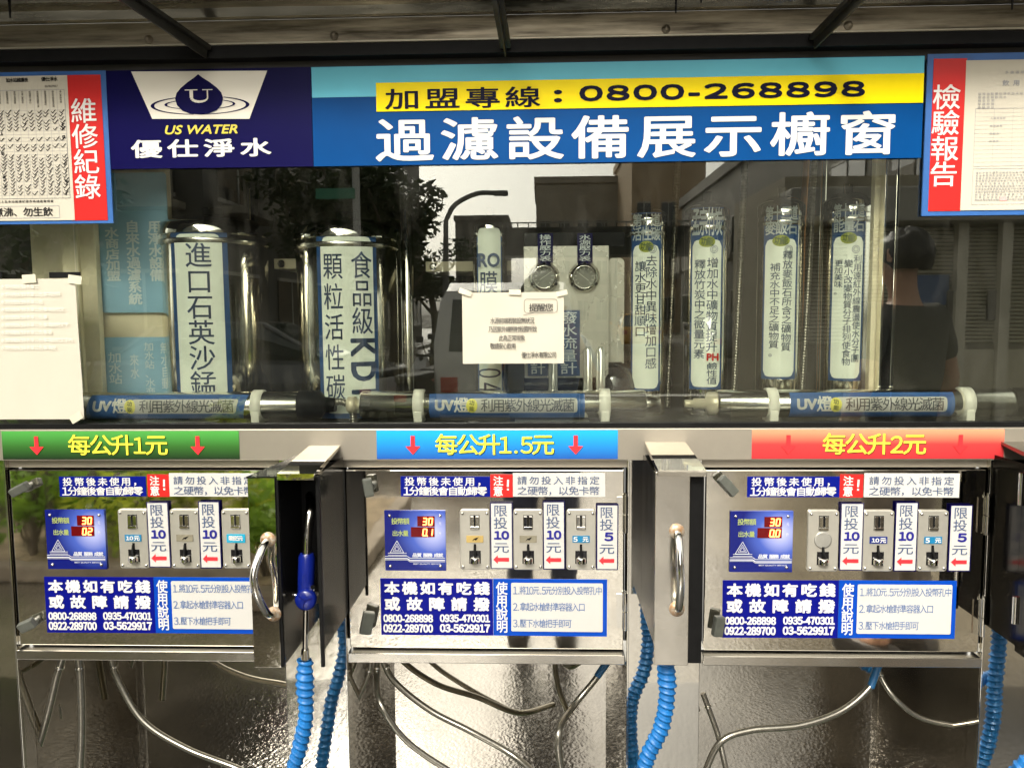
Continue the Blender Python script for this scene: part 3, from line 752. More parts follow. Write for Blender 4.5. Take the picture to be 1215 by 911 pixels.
r = (lx0, at(73, 253).x, at(60, 259).z, at(60, 245).z); T.frame(*r, .001)
T.out(M_INKG, p, 'table_lines')
T = Text(Yt - .0004); rg = random.Random(3)
for i in range(cols):
    x = lx1 - (i + .5) * .0165
    h = rg.uniform(.5, .95); st = '濾心更換水質檢查清洗消毒紀錄壓力'; nn = int(3 + h * 6)
    for k in range(nn): T.ch(st[(i * 3 + k) % len(st)], x, zt_ - .004 - k * .0043, .0045, .0042)
    for j in range(rows):
        if j in (6, 7, 9, 12) or (j == 25): continue
        if rg.random() < .12: continue
        z = at(60, 132).z + (zb_ - at(60, 132).z) * (j + .5) / rows; s_ = rg.uniform(.8, 1.25); dx = rg.uniform(-.002, .002)
        T.line(x - .0045 * s_ + dx, z + .001, x - .001 + dx, z - .003 * s_, .0014); T.line(x - .001 + dx, z - .003 * s_, x + .006 * s_ + dx, z + .0042 * s_, .0015)
for q in range(14):
    x = lx1 - (8.5 if q % 2 else .4) * .0165; z = zt_ - (zt_ - zb_) * rg.uniform(.3, .98)
    for w_ in range(4): T.line(x + rg.uniform(-.004, .004), z + rg.uniform(-.004, .004), x + rg.uniform(-.004, .004), z + rg.uniform(-.005, .005), .0013)
T.row('請煮沸、勿生飲', at(-16, 252).x, at(65, 252).x, at(60, 257).z, at(60, 247).z, .012)
T.row('加水站維護表', at(10, 97).x, at(36, 97).x, at(30, 99).z, at(30, 94).z, .02)
T.row('優仕淨水', at(52, 97).x, at(71, 97).x, at(60, 98).z, at(60, 93).z, .02)
T.fit('03-5629917', at(56, 104).x, at(71, 104).x, at(60, 105).z, at(60, 102.5).z, .01)
T.row('以上為本站維護紀錄表格請確實填寫', at(0, 240).x, at(66, 240).x, at(60, 241).z, at(60, 238).z, .01)
T.out(M_INK, p, 'handwriting')
# report sign at the right
xl = at(1096, 160).x
r = (xl, XR - .1, at(1150, 256).z, at(1150, 64.5).z)
s, p = side_sign(r, (at(1103, 160).x, at(1142, 160).x, at(1120, 251).z, at(1120, 71).z), '檢驗報告', at(1119, 170).x, at(1119, 102).z, at(1119, 223).z, .052,
    (at(1141, 160).x, XR - .12, at(1160, 250).z, at(1160, 73).z), 'water test report sheet beside a red strip of white characters at upper right', 'report_sign')
T = Text(Yt); Xa = at(1154, 160).x
zt_, zb_ = at(1180, 130).z, at(1180, 198).z; Xb = Xa + .30
T.frame(Xa, Xb, zb_, zt_, .0008)
for i in range(1, 14): z = zt_ + (zb_ - zt_) * i / 14; T.line(Xa, z, Xb, z, .00035)
for i in range(1, 8): T.line(Xa + i * .0375, zb_, Xa + i * .0375, zt_, .00035)
T.frame(Xa, Xb, at(1180, 243).z, at(1180, 201).z, .0008)
T.out(M_INKG, p, 'table_lines')
T = Text(Yt - .0004)
T.row('飲用水檢驗報告', at(1187, 100).x, at(1187, 100).x + .14, at(1187, 103.5).z, at(1187, 97).z, .02)
T.row('多倫環境檢驗股份有限公司', at(1190, 88).x, at(1190, 88).x + .12, at(1187, 89.5).z, at(1187, 86).z, .01)
for i, q in enumerate(('採樣地點優仕淨水加水站', '樣品名稱飲用水', '報告日期', '採樣時間', '檢驗項目')):
    T.row(q, Xa + .004, Xa + .004 + .008 * len(q), at(1170, 114.5 + i * 4).z, at(1170, 111.5 + i * 4).z, .005)
for i in range(11): T.row('備註本報告僅對送驗樣品負責不得分割使用並依環境檢驗所公告方法辦理'[i % 5:i % 5 + 22 + (i * 7) % 9], Xa + .006, Xa + .15 + .01 * ((i * 5) % 7), at(1170, 207 + i * 3.2).z, at(1170, 204.6 + i * 3.2).z, .004)
for i, q in enumerate(('大腸桿菌群', '總菌落數', '酸鹼值', '總硬度')): T.row(q, Xa + .03, Xa + .03 + .006 * len(q), at(1170, 143 + i * 9).z, at(1170, 140.6 + i * 9).z, .004)
T.out(M_INKG, p)
plate('stamp', at(1184, 230).x, at(1192, 230).x, at(1187, 239).z, at(1187, 234).z, Yt - .0006, mat('pink_stamp', (.70, .35, .33), .6), p, .0004)
# reminder note
def paper(px, lab, m, y=YS, thick=.0012, nm='paper_note', tilt=0.0):
    r = rect(*px); t = thing(nm, ((r[0] + r[1]) / 2, y, r[2]), lab, 'paper')
    # slightly wavy sheet
    V = []; Fs = []; nx, nz = 14, 10
    for i in range(nx + 1):
        for j in range(nz + 1):
            x = r[0] + (r[1] - r[0]) * i / nx; z = r[2] + (r[3] - r[2]) * j / nz
            w = .0012 * math.sin(i * .9 + 1) * math.sin(j * .7) + .0008 * math.sin(i * 2.1 + j)
            if i in (0, nx) or j in (0, nz): w *= .3
            V.append((x + tilt * (z - r[2]), y - .0022 + w, z))
    for i in range(nx):
        for j in range(nz): a = i * (nz + 1) + j; Fs.append((a, a + nz + 1, a + nz + 2, a + 1))
    build('sheet', V, Fs, m, t, smooth=True); return t, r
def tape(t, px, an=0):
    r = rect(*px); cx_, cz_ = (r[0] + r[1]) / 2, (r[2] + r[3]) / 2
    MB().obox((cx_, YS - .0062, cz_), (r[1] - r[0], .0003, r[3] - r[2]), Matrix.Rotation(R(an), 3, 'Y')).out('tape', mat('clear_tape', (.62, .58, .45), .18, var=.1, vs=40), t)
t, r = paper((549, 347, 669, 431), 'small cream reminder note taped to the middle of the glass', M_PAPER, nm='reminder_note')
tape(t, (545, 344, 560, 350), 20); tape(t, (660, 345, 673, 351), -12); tape(t, (604, 344, 618, 350), 2)
T = Text(YS - .0050)
def rowpx(T, txt, a, b, c, d, bold=0.0, Y=0.0, sq=1.0): T.row(txt, at(a, c, Y).x, at(b, c, Y).x, at((a + b) / 2, d, Y).z, at((a + b) / 2, c, Y).z, bold, sq)
rowpx(T, '提醒您', 628, 656, 360.5, 369.5, .006)
rowpx(T, '水源前端若裝設無狀況', 582, 634, 377, 384, 0); rowpx(T, '乃因紫外線照射殺菌所致', 580, 637, 387, 394, 0)
rowpx(T, '此為正常現象', 592, 623, 397.5, 404.5, 0); rowpx(T, '敬請安心飲用', 582, 612, 407, 414, 0.003); rowpx(T, '優仕淨水有限公司', 619, 660, 417.5, 424.5, .004)
P = rrect(at(622, 360).x, at(661, 360).x, at(640, 371).z, at(640, 355).z, .006)
for a, b in zip(P, P[1:] + P[:1]): T.line(*a, *b, .0007)
T.line(at(634, 371).x, at(634, 371).z, at(621, 374).x, at(621, 374).z, .0007)
T.out(mat('note_ink', (.02, .02, .025), .6, spec=.1), t)
# blank paper at the left
t, r = paper((-14, 331, 97.5, 497), 'large blank white paper taped to the left pane, its print facing inward', mat('blank_paper', (.50, .465, .38), .8, var=.05, vs=5, bump=.2, bs=3), nm='taped_paper', tilt=-.012)
T = Text(YS - .0052); 
for i in range(9): rowpx(T, '水質檢驗紀錄表單公告事項說明文字內容'[:9 + (i * 5) % 9], 4, 4 + 5 * (9 + (i * 5) % 9), 338 + 9 * i, 343 + 9 * i)
T.out(mat('ghost_print', (.70, .67, .59), .8), t)
tape(t, (84, 327, 100, 337), 8); tape(t, (30, 326, 46, 336), -3); tape(t, (86, 490, 101, 499), -30)
for a, b in ((60, 97), (-20, 4)):
    r = rect(a, 323, b, 330); plate('tape', *r, YS - .001, M_BLACK, t, .001)
# price signs on the beam
YB = -.0132
def price(px, txt, c0, c1, stops, arr, lab, tx, am, acol=None):
    r = rect(*px, -.012); r = (r[0], r[1], 1.2365, 1.2985)
    t = thing('price_sign', ((r[0] + r[1]) / 2, YB, r[2]), lab, 'price sign', 'price signs along the steel beam')
    plate('sheet', *r, YB, grad('price_' + lab[:5], c0, c1, .32, 2, stops), t, .001)
    zc = (r[2] + r[3]) / 2
    T = Text(YB - .0016); x0, x1 = at(tx[0], 525, -.012).x, at(tx[1], 525, -.012).x
    num = txt[3:-1]; cw = (x1 - x0) / (4 + .58 * len(num) - (.25 if '.' in num else 0)); [T.ch(txt[q], x0 + cw * (q + .5), zc, cw * .98, .043, .012) for q in range(3)]
    T.fith(num, (x0 + cw * 3 + x1 - cw) / 2, zc - .0185, zc + .0175, .012, 1.0); T.ch(txt[-1], x1 - cw / 2, zc, cw * .98, .043, .012)
    T2 = Text(YB - .0010); T2.v = [(v[0] + .0013, YB - .0010, v[1] - .0013) if len(v) == 2 else (v[0] + .0013, YB - .0010, v[2] - .0013) for v in T.v]; T2.f = list(T.f)
    T2.out(mat('shadow_print', (.02, .03, .02), .4), t, 'lettering_outline'); T.out(M_YTEXT, t)
    for ax in arr:
        x = at(ax, 525, -.012).x; A = Text(YB - .0018)
        A.poly([(x - .0045, zc + .020), (x - .0045, zc - .003), (x - .016, zc - .003), (x, zc - .021), (x + .016, zc - .003), (x + .0045, zc - .003), (x + .0045, zc + .020)]); A.out(am, t, 'arrow')
# (the gradients on these are printed)
price((3, 510, 284, 543), '每公升1元', (.008, .022, .008), (.07, .33, .06), [(.45, (.03, .12, .02))], (44, 235), 'green price sign with yellow characters and two red arrows, at the left', (82, 199), M_REDA)
price((447, 509, 733, 542), '每公升1.5元', (.01, .08, .36), (.01, .36, .68), [(.5, (.01, .22, .55))], (490, 683), 'blue price sign with yellow characters and two red arrows, in the middle', (517, 657), M_REDA)
price((892, 508, 1191, 543), '每公升2元', (.42, .025, .03), (.66, .28, .15), [(.5, (.52, .04, .04))], (935, 1139), 'red price sign with yellow characters, right end of the beam', (976, 1098), mat('dim_red_arrow', (.72, .03, .035), .3))

# ================================================================== COIN CABINETS
YD = -0.004       # face of the doors
DX = [at(71, 565, YD).x - at(475, 565, YD).x, 0.0, at(887, 568, YD).x - at(475, 565, YD).x]
SEG = {'0': 'abcdef', '1': 'bc', '2': 'abged', '3': 'abgcd', '5': 'afgcd', '8': 'abcdefg'}
def seg(T, ch, x, z, w, h, t):
    L = {'a': (0, h, w, h), 'g': (0, h / 2, w, h / 2), 'd': (0, 0, w, 0), 'f': (0, h / 2, 0, h), 'b': (w, h / 2, w, h), 'e': (0, 0, 0, h / 2), 'c': (w, 0, w, h / 2)}
    for k in SEG[ch]:
        a = L[k]; sh = .12; T.line(x + a[0] + a[1] * sh, z + a[1], x + a[2] + a[3] * sh, z + a[3], t)
def screw(par, x, z, y, r=.004):
    return MB().lathe((x, y, z), [(r, 0), (r, -.0008), (r * .8, -.0024), (r * .35, -.0032)], 14, 'Y').out('screw', M_SCREW, par)
def cabinet(k, dx, lab, nums, disp, badges):
    dz = 0.0
    def A(px, py, Y=YD): p = at(px, py, Y); return p.x + dx, p.z + dz
    def RR(a, b, c, d, Y=YD): r = rect(a, b, c, d, Y); return (r[0] + dx, r[1] + dx, r[2] + dz, r[3] + dz)
    t = thing('coin_cabinet', (-.12 + dx, 0, .81), lab, 'coin dispenser', 'coin operated dispensers')
    b0, b1 = BAYS[k]
    MB().box(b0 + .007, b1 - .007, YD, .02, ZDB, ZDT, .0015).out('door', mat('door_steel', (.90, .86, .77), .035, 1.0, var=.16, vs=8, rvar=.025, bump=.025, bs=6), t)
    y = YD - .001
    # instruction banner
    r = RR(475, 565, 581, 589); p = plate('sticker', *r, y, M_BLUE, t, .0008)
    T = Text(y - .001); 
    def row(T, s_, a, b, c, d, bo=0.0, sq=1.0): r = RR(a, c, b, d); T.row(s_, r[0], r[1], r[2], r[3], bo, sq)
    row(T, '投幣後未使用，', 480, 577, 566.5, 576, .014, 1.0); row(T, '1分鐘後會自動歸零', 479, 577, 577.5, 587.5, .014); T.out(M_WHITE, p)
    r = RR(581.3, 562.5, 608, 589.5); p = plate('sticker', *r, y, M_RED, t, .0008)
    T = Text(y - .001); row(T, '注', 585, 596, 565, 575.5, .02); row(T, '意', 585, 596, 577, 588, .02)
    c = A(602, 575); T.line(c[0] + .0005, c[1] + .012, c[0] - .0002, c[1] - .004, .0042); T.line(c[0] - .0022, c[1] - .0095, c[0] + .0022, c[1] - .0095, .0042); T.out(M_WHITE, p)
    r = RR(608.3, 561, 718, 589); p = plate('sticker', *r, y, M_PAPERW, t, .0008)
    T = Text(y - .001); row(T, '請勿投入非指定', 614, 711, 565, 574.5, .004); row(T, '之硬幣，以免卡幣', 614, 711, 577, 587, .004); T.out(M_LTXT, p)
    # digital display
    r = RR(457, 605, 529, 676)
    dm = MT.get('display_print')
    if dm is None:
        dm = mat('display_print', (.01, .02, .22), .22); n, l = dm.node_tree.nodes, dm.node_tree.links
        tc = n.new('ShaderNodeTexCoord'); mp = n.new('ShaderNodeMapping'); mp.inputs['Location'].default_value = (-.80, 0, -.64); mp.inputs['Scale'].default_value = (1.0, 0.0, 1.0)
        gr = n.new('ShaderNodeTexGradient'); gr.gradient_type = 'SPHERICAL'; cr = n.new('ShaderNodeValToRGB')
        l.new(tc.outputs['Generated'], mp.inputs[0]); l.new(mp.outputs[0], gr.inputs[0]); l.new(gr.outputs['Fac'], cr.inputs[0])
        cr.color_ramp.elements[0].color = (.004, .008, .13, 1); cr.color_ramp.elements[0].position = .35
        cr.color_ramp.elements[1].color = (.42, .45, .68, 1); e = cr.color_ramp.elements.new(.65); e.color = (.05, .09, .38, 1)
        l.new(cr.outputs[0], n['Principled BSDF'].inputs['Base Color'])
    d = plate('display', *r, YD - .004, dm, t, .003)
    for a, b in ((462.5, 611), (522.5, 611), (463.5, 670.5), (523, 670.5)): c = A(a, b); screw(d, c[0], c[1], YD - .004, .0036)
    yy = YD - .0052
    m_led = mat('led_window', (.10, .002, .004), .15)
    MB().box(*RR(495.5, 611.5, 516, 623.5)[:2], yy, yy + .001, *RR(495.5, 611.5, 516, 623.5)[2:]).box(*RR(488, 624.5, 516, 636)[:2], yy, yy + .001, *RR(488, 624.5, 516, 636)[2:]).out('led_window', m_led, d)
    T = Text(yy - .001); h = .0145; w = .0075
    z = A(505, 621.5)[1]
    for i, ch in enumerate(disp[0]): seg(T, ch, A(515, 620)[0] - .0125 * (len(disp[0]) - i) + .001, z, w, h, .0026)
    z = A(505, 634.3)[1]
    for i, ch in enumerate(disp[1].replace('.', '')): seg(T, ch, A(515, 630)[0] - .0125 * (len(disp[1].replace('.', '')) - i) + .001, z, w, h, .0026)
    if '.' in disp[1]: c = (A(515, 630)[0] - .0125 - .0032, A(504, 634.3)[1]); T.line(c[0], c[1] - .0004, c[0] + .0024, c[1] - .0004, .0026)
    T.out(emit('led_digits', (1.0, .12, .03), 6.0), d, 'led_digits')
    T = Text(yy); m_g = mat('green_yellow_print', (.35, .42, .12), .4)
    row(T, '投幣額', 465, 486, 614, 621, .01); row(T, '出水量', 466, 485, 628.5, 635, .01); T.out(m_g, d)
    T = Text(yy - .0004)
    P = [A(471.5, 640.5), A(479.5, 654.5), A(463.5, 654.5)]
    for i in range(3): a, b = P[i], P[(i + 1) % 3]; T.line(*a, *b, .0011)
    cc = (sum(p_[0] for p_ in P) / 3, sum(p_[1] for p_ in P) / 3)
    for f in (.62, .34):
        Q = [(cc[0] + (p_[0] - cc[0]) * f, cc[1] + (p_[1] - cc[1]) * f) for p_ in P]
        for i in range(3): T.line(*Q[i], *Q[(i + 1) % 3], .0009)
    for s_ in (655, 657.3): T.line(*A(461, s_), *A(483, s_), .0011)
    for o_, w_ in ((0, .0012), (2.6, .0022), (4.2, .0010)):
        T.line(*A(457.5, 658.8 + o_), *A(484, 658.8 + o_), w_); T.line(*A(484, 658.8 + o_), *A(487, 661 + o_), w_); T.line(*A(487, 661 + o_), *A(528.5, 661 + o_), w_)
    r_ = RR(490, 655.3, 526, 659.8); T.row('品質 服務 成就', r_[0], r_[1], r_[2], r_[3], .03)
    r_ = RR(491, 667, 523, 668.8); T.fit('BEST QUALITY SERVICE', *r_, .01)
    r_ = RR(521, 618, 524, 622); T.row('元', *r_); r_ = RR(521, 630, 524, 634); T.row('升', *r_)
    T.out(mat('silver_print', (.55, .57, .62), .35), d)
    # coin slots
    for i, (pa, pb) in enumerate(((546, 581.5), (609, 644.5), (672, 706.5))):
        r = RR(pa, 604, pb, 675); w = r[1] - r[0]; h = r[3] - r[2]; cx = (r[0] + r[1]) / 2
        poly = rrect(*r, .006, 4); mbp = MB(); 
        inner = rrect(r[0] + .0015, r[1] - .0015, r[2] + .0015, r[3] - .0015, .005, 4)
        n = len(poly); V = [(x, YD - .0005, z) for x, z in poly] + [(x, YD - .0045, z) for x, z in poly] + [(x, YD - .0058, z) for x, z in inner]
        Fs = [(j, (j + 1) % n, (j + 1) % n + n, j + n) for j in range(n)] + [(j + n, (j + 1) % n + n, (j + 1) % n + 2 * n, j + 2 * n) for j in range(n)] + [tuple(range(2 * n, 3 * n))]
        cm = mat('coin_plate_steel', (.50, .48, .42), .34, .55, var=.10, vs=25, rvar=.05)
        cp = build('coin_mechanism', V, Fs, cm, t)
        yp = YD - .0058
        for sx in (-1, 1):
            for sz in (-1, 1): screw(cp, cx + sx * (w / 2 - .0062), (r[2] + r[3]) / 2 + sz * (h / 2 - .0075), yp, .0034)
        zt = r[3]
        # slot block: recessed bright pocket with a dark coin slit
        MB().box(cx - .0105, cx + .0105, yp - .0005, yp + .0005, zt - .043, zt - .0115).out('slot_pocket', M_BLACKG, cp)
        MB().box(cx - .0098, cx - .0018, yp - .0028, yp, zt - .036, zt - .0135, .0008).box(cx + .0018, cx + .0098, yp - .0028, yp, zt - .036, zt - .0135, .0008).box(cx - .0098, cx + .0098, yp - .004, yp, zt - .0425, zt - .0362, .001).out('slot_guide', M_CHROME, cp)
        kind, btxt, bm = badges[i]
        zb = zt - .064
        if kind == 'wide':
            b_ = plate('badge', cx - .0205, cx + .0205, zb - .010, zb + .009, yp - .0016, bm, cp, .001)
        elif kind == 'oval':
            b_ = MB().lathe((cx - .001, yp - .0002, zb), [(.0185, 0), (.0185, -.0016), (.016, -.002)], 26, 'Y').out('badge', mat('blank_disc', (.40, .39, .35), .5, .6, var=.2), cp)
        else:
            b_ = plate('badge', cx - .0185, cx + .0185, zb - .0075, zb + .0075, yp - .0016, bm, cp, .001)
        if btxt:
            T = Text(yp - .0026); T.row(btxt, cx - .0155, cx + .0155, zb - .0052, zb + .0052, .03, 1.0) if btxt != '10元' else (T.fit('10', cx - .015, cx + .001, zb - .0045, zb + .0045, .04), T.ch('元', cx + .009, zb, .012, .011, .03))
            T.out(M_WHITE, cp)
        elif kind == 'brown':
            T = Text(yp - .0026); T.poly([(cx - .006, zb - .004), (cx + .009, zb + .005), (cx + .002, zb - .003), (cx - .002, zb + .001)]); T.out(M_BLACK, cp, 'coin_picture')
        # return chute and lever
        MB().box(cx - .0025, cx + .0025, yp - .0012, yp + .0005, zt - .104, zt - .0755).out('return_slit', M_BLACK, cp)
        MB().box(cx - .0125, cx + .0125, yp - .001, yp + .0005, zt - .1185, zt - .090).out('chute_opening', M_BLACKG, cp)
        MB().lathe((cx, yp - .004, zt - .116), [(.0105, 0), (.0105, .010), (.0085, .013), (.003, .013)], 20).out('return_button', M_CHROME, cp)
        MB().tube(spline([(cx - .0005, yp - .002, zt - .079), (cx, yp - .006, zt - .092), (cx + .002, yp - .009, zt - .104)], 5), .0026, 8).out('lever', M_BLACK, cp)
    # vertical limit stickers
    for i, (a, b, c_, d_) in enumerate(((582.3, 595, 609, 673.5), (644.8, 594, 671, 674.5), (707, 597, 733, 674.5))):
        if k == 0 and i == 2: continue
        r = RR(a, b, c_, d_); cx = (r[0] + r[1]) / 2; w = r[1] - r[0]; H = r[3] - r[2]
        p = plate('sticker', *r, YD - .0075, M_NAVY if i else mat('ink_border', (.012, .010, .06), .35), t, .0010)
        q = plate('sticker_face', r[0] + .0024, r[1] - .0024, r[2] + .0024, r[3] - .0024, YD - .0081, M_PAPERW, p, .0006)
        T = Text(YD - .0090); cx -= .001
        for j, ch in enumerate('限投'): T.ch(ch, cx - .001, r[3] - H * (.125 + .185 * j), w * .58, H * .165, .004)
        T.ch('元', cx, r[2] + H * .325, w * .66, H * .150, .004); T.out(M_LTXT, p)
        T = Text(YD - .0090); nn = nums[i]
        if nn == '10': T.fit('10', cx - w * .32, cx + w * .36, r[3] - H * .555, r[3] - H * .420, .055)
        else: T.fit('5', cx - w * .12, cx + w * .30, r[3] - H * .555, r[3] - H * .420, .05)
        T.out(mat('indigo_print', (.012, .012, .20), .35), p)
        T = Text(YD - .0090); z = r[2] + H * .145; x0 = cx - w * .36
        T.poly([(x0, z), (x0 + .010, z + .0095), (x0 + .010, z + .0042), (x0 + w * .70, z + .0042), (x0 + w * .70, z - .0042), (x0 + .010, z - .0042), (x0 + .010, z - .0095)]); T.out(M_REDA, p, 'arrow')
    # phone and instruction sticker
    r = RR(452, 686, 585, 753); p = plate('sticker', r[0], r[1], r[2], r[3], y, mat('deep_blue_print', (.003, .005, .17), .3, var=.08, spec=.12), t, .0008)
    T = Text(y - .001)
    row(T, '本機如有吃錢', 457, 580, 690.5, 704.5, .040); row(T, '或故障請撥', 457, 580, 709, 723.5, .040)
    for a, b, c_, d_, s_ in ((455, 728, 514, 737.5, '0800-268898'), (522, 728, 581.5, 737.5, '0935-470301'), (455, 739.5, 514, 749.5, '0922-289700'), (522, 739.5, 581.5, 749.5, '03-5629917')):
        T.fit(s_, *RR(a, b, c_, d_), .045)
    T.out(M_WHITE, p)
    r = RR(585.2, 686.5, 720, 753.8); p = plate('sticker', *r, y, mat('bright_blue_print', (.002, .05, .36), .3, var=.08, spec=.15), t, .0008)
    T = Text(y - .001); r_ = RR(589, 690, 602, 750); T.col('使用說明', (r_[0] + r_[1]) / 2, r_[3], r_[2], .0235, .016, hs=.95); T.out(M_WHITE, p)
    r_ = RR(606.5, 691, 715, 748.5); f = plate('sticker_face', *r_, y - .0008, M_PAPERW, p, .0006, .003)
    T = Text(y - .0018); row(T, '1.將10元.5元分別投入投幣孔中', 609, 714, 695, 704.5, .002); row(T, '2.拿起水槍對準容器入口', 609, 694, 714.5, 724, .002); row(T, '3.壓下水槍把手即可', 609, 678, 734, 743.5, .002)
    T.out(mat('blue_ink', (.05, .12, .30), .5), p)
    # turn latches on the left edge of the door
    for (a, b, an, pw, ph) in LATCH[k]:
        p_ = at(a, b, YD - .02); rot = Matrix.Rotation(R(an), 3, 'Y') @ Matrix.Rotation(R(18), 3, 'Z')
        MB().obox((p_.x, YD - .022, p_.z), (pw, .016, ph), rot, .003).tube([(p_.x + .004, YD - .016, p_.z), (p_.x + .006, YD, p_.z)], .009, 12).out('latch', M_GREY, t)
    # hinges
    if k:
        for a, b in HINGE[k]:
            x = b1 - .004; z0, z1 = at(740, b, YD).z, at(740, a, YD).z; z0 += 0; 
            MB().tube([(x, YD - .006, z0), (x, YD - .006, (z0 + z1) / 2 - .0008)], .0055, 12).tube([(x, YD - .006, (z0 + z1) / 2 + .0008), (x, YD - .006, z1)], .0055, 12).box(x - .018, x, YD - .003, YD, z0 + .004, z1 - .004).tube([(x, YD - .006, z1), (x, YD - .006, z1 + .006)], .003, 8).out('hinge', M_CHROME, t)
    rg = random.Random(k * 5 + 1)
    for q in t.children:
        if q.name.split('.')[0] == 'sticker': q.rotation_euler.y = R(rg.uniform(-.28, .28))
    return t
LATCH = [[(24, 580, 64, .018, .042), (33, 741, 66, .022, .036)],
         [(437, 578, -8, .020, .040), (436, 738, 12, .026, .050)],
         [(863, 576, -42, .020, .048), (852, 742, 8, .022, .044)]]
HINGE = {1: [(587, 631), (702, 746)], 2: [(587, 632), (706, 750)]}
BD = mat('teal_badge', (.01, .16, .32), .3); BN = mat('navy_badge', (.006, .02, .16), .3); BC = mat('cyan_badge', (.01, .30, .48), .3); BO = mat('ochre_badge', (.42, .30, .10), .4, var=.2)
BG = mat('faded_badge', (.22, .20, .14), .5, var=.3)
cabinet(0, DX[0], 'left coin cabinet under the green price sign, partly behind the open hose door', ('10', '10', '5'), ('30', '02'), [('n', '10元', BD), ('brown', None, BG), ('wide', '限投5元', BC)])
cabinet(1, 0.0, 'middle coin cabinet under the blue price sign, display showing 30 and 0.1', ('10', '10', '5'), ('30', '0.1'), [('brown', None, BO), ('brown', None, BG), ('n', '5元', BD)])
cabinet(2, DX[2], 'right coin cabinet under the red price sign, a round badge on its first slot', ('10', '10', '5'), ('30', '0.0'), [('oval', None, None), ('n', '10元', BN), ('n', '5元', BD)])

# ================================================================== HOSE BOXES
YF = -0.20
def handle(par, px, pt, pb, Y, bow=.045, lean=0.0):
    a, b = at(px[0], pt, Y), at(px[1], pb, Y)
    P = spline([(a.x, Y, a.z), (a.x + lean * .3, Y - bow * .55, a.z - .012), (a.x + lean, Y - bow, (a.z + b.z) / 2 + .02), (b.x + lean, Y - bow, (a.z + b.z) / 2 - .02), (b.x + lean * .3, Y - bow * .55, b.z + .012), (b.x, Y, b.z)], 8)
    h = MB().tube(P, .0075, 14).out('handle', M_CHROME, par)
    for q in (a, b):
        MB().lathe((q.x, Y, q.z), [(.015, 0), (.0145, -.003), (.006, -.004)], 18, 'Y').out('mount', M_RUST, h)
def hood(par, x0, x1, z, y1=-.002, m=None):
    """sloping folded cap over the box, from the steel face out past its front"""
    V = [(x0, y1, z + .012), (x1, y1, z + .012), (x1 + .002, YF - .022, z - .008), (x0 - .002, YF - .022, z - .008),
         (x1 + .002, YF - .022, z - .020), (x0 - .002, YF - .022, z - .020), (x0, y1, z + .006), (x1, y1, z + .006)]
    build('hood', V, [(0, 1, 2, 3), (3, 2, 4, 5), (0, 3, 5, 6), (1, 7, 4, 2), (6, 5, 4, 7)], m or M_STEEL, par)
zf = lambda px, py, Y=YF: at(px, py, Y).z
GB = 'hose boxes on the steel pillars'
# --- box 1: open, the spray gun inside
x0, x1 = at(331, 650, YF).x, at(381, 650, YF).x; zt, zb = zf(355, 563), zf(355, 789)
hb = thing('hose_box', ((x0 + x1) / 2, YF / 2, zb), 'open hose box left of the middle cabinet, its narrow steel door swung aside', 'hose box', GB)
MB().box(x0, x0 + .004, YF, -.001, zb, zt).out('side_panel', M_BLACKG, hb)
MB().box(x1 - .004, x1, YF + .004, -.001, zb + .03, zt).out('side_panel', M_DARKREFL, hb)
MB().box(x0 + .0045, x1 - .0045, -.06, -.054, zb + .10, zt - .002).out('inner_back', M_BLACK, hb)
MB().box(x0 + .0045, x1 - .0045, YF + .01, -.061, zt - .012, zt - .002).out('inner_top', M_BLACK, hb)
MB().box(x1 - .0085, x1 - .0045, YF + .004, -.061, zb + .03, zt - .013).out('inner_side', M_BLACK, hb)
for x in (x0 - .002, x1 - .005): MB().box(x, x + .007, YF - .008, YF, zb, zt - .002, .001).out('rubber_edge', M_BLACK, hb)
hood(hb, x0 + .010, x1 - .006, zt + .014)
xd0, xd1 = at(299, 650, YF).x, at(333, 650, YF).x
rot = None
d_ = MB().box(xd0, xd1 - .003, YF - .012, YF - .008, zb, zf(315, 565), .001).out('door', M_STEEL, hb)
handle(hb, (318, 325), 640, 728, YF - .012, .05, -.012)
V = [(xd0 - .002, YF - .014, zf(300, 564)), (x0 + .02, YF - .014, zf(320, 563)), (x0 + .03, -.05, zt + .02), (x0 + .015, -.05, zt + .02)]
build('reflection_flap', V + [(v[0], v[1], v[2] - .003) for v in V], [(0, 1, 2, 3), (7, 6, 5, 4), (0, 4, 5, 1), (1, 5, 6, 2), (2, 6, 7, 3), (3, 7, 4, 0)], M_BLACKG, hb)  # added dark flap standing in for a reflection beside the hood
# --- box 2: closed
x0, x1 = at(777, 650, YF).x, at(834, 650, YF).x; zt, zb = zf(800, 560), zf(800, 789)
xp = at(818, 650, YF).x
hb = thing('hose_box', ((x0 + x1) / 2, YF / 2, zb), 'closed hose box between the middle and right cabinets, bow handle on its door', 'hose box', GB)
MB().box(x0, x0 + .003, YF + .004, -.001, zb + .04, zt - .001).out('side_panel', M_DARKREFL, hb)
MB().box(x1 - .003, x1, YF + .004, -.001, zb + .02, zt - .001).out('side_panel', M_BLACKG, hb)
MB().box(x0 + .004, x1 - .004, -.02, -.014, zb + .05, zt).out('inner_back', M_BLACK, hb)
MB().box(x0, xp, YF, YF + .0035, zb, zt, .001).out('door', mat('box_door_steel', (.66, .63, .57), .16, 1.0, var=.15, vs=12, rvar=.05, bump=.06, bs=20), hb)
MB().box(xp + .0005, x1, YF + .001, YF + .012, zb + .004, zt - .001, .001).out('rubber_edge', M_BLACK, hb)
handle(hb, (803, 803), 630, 722, YF, .04)
hood(hb, x0 + .004, x1 - .002, zt + .016)
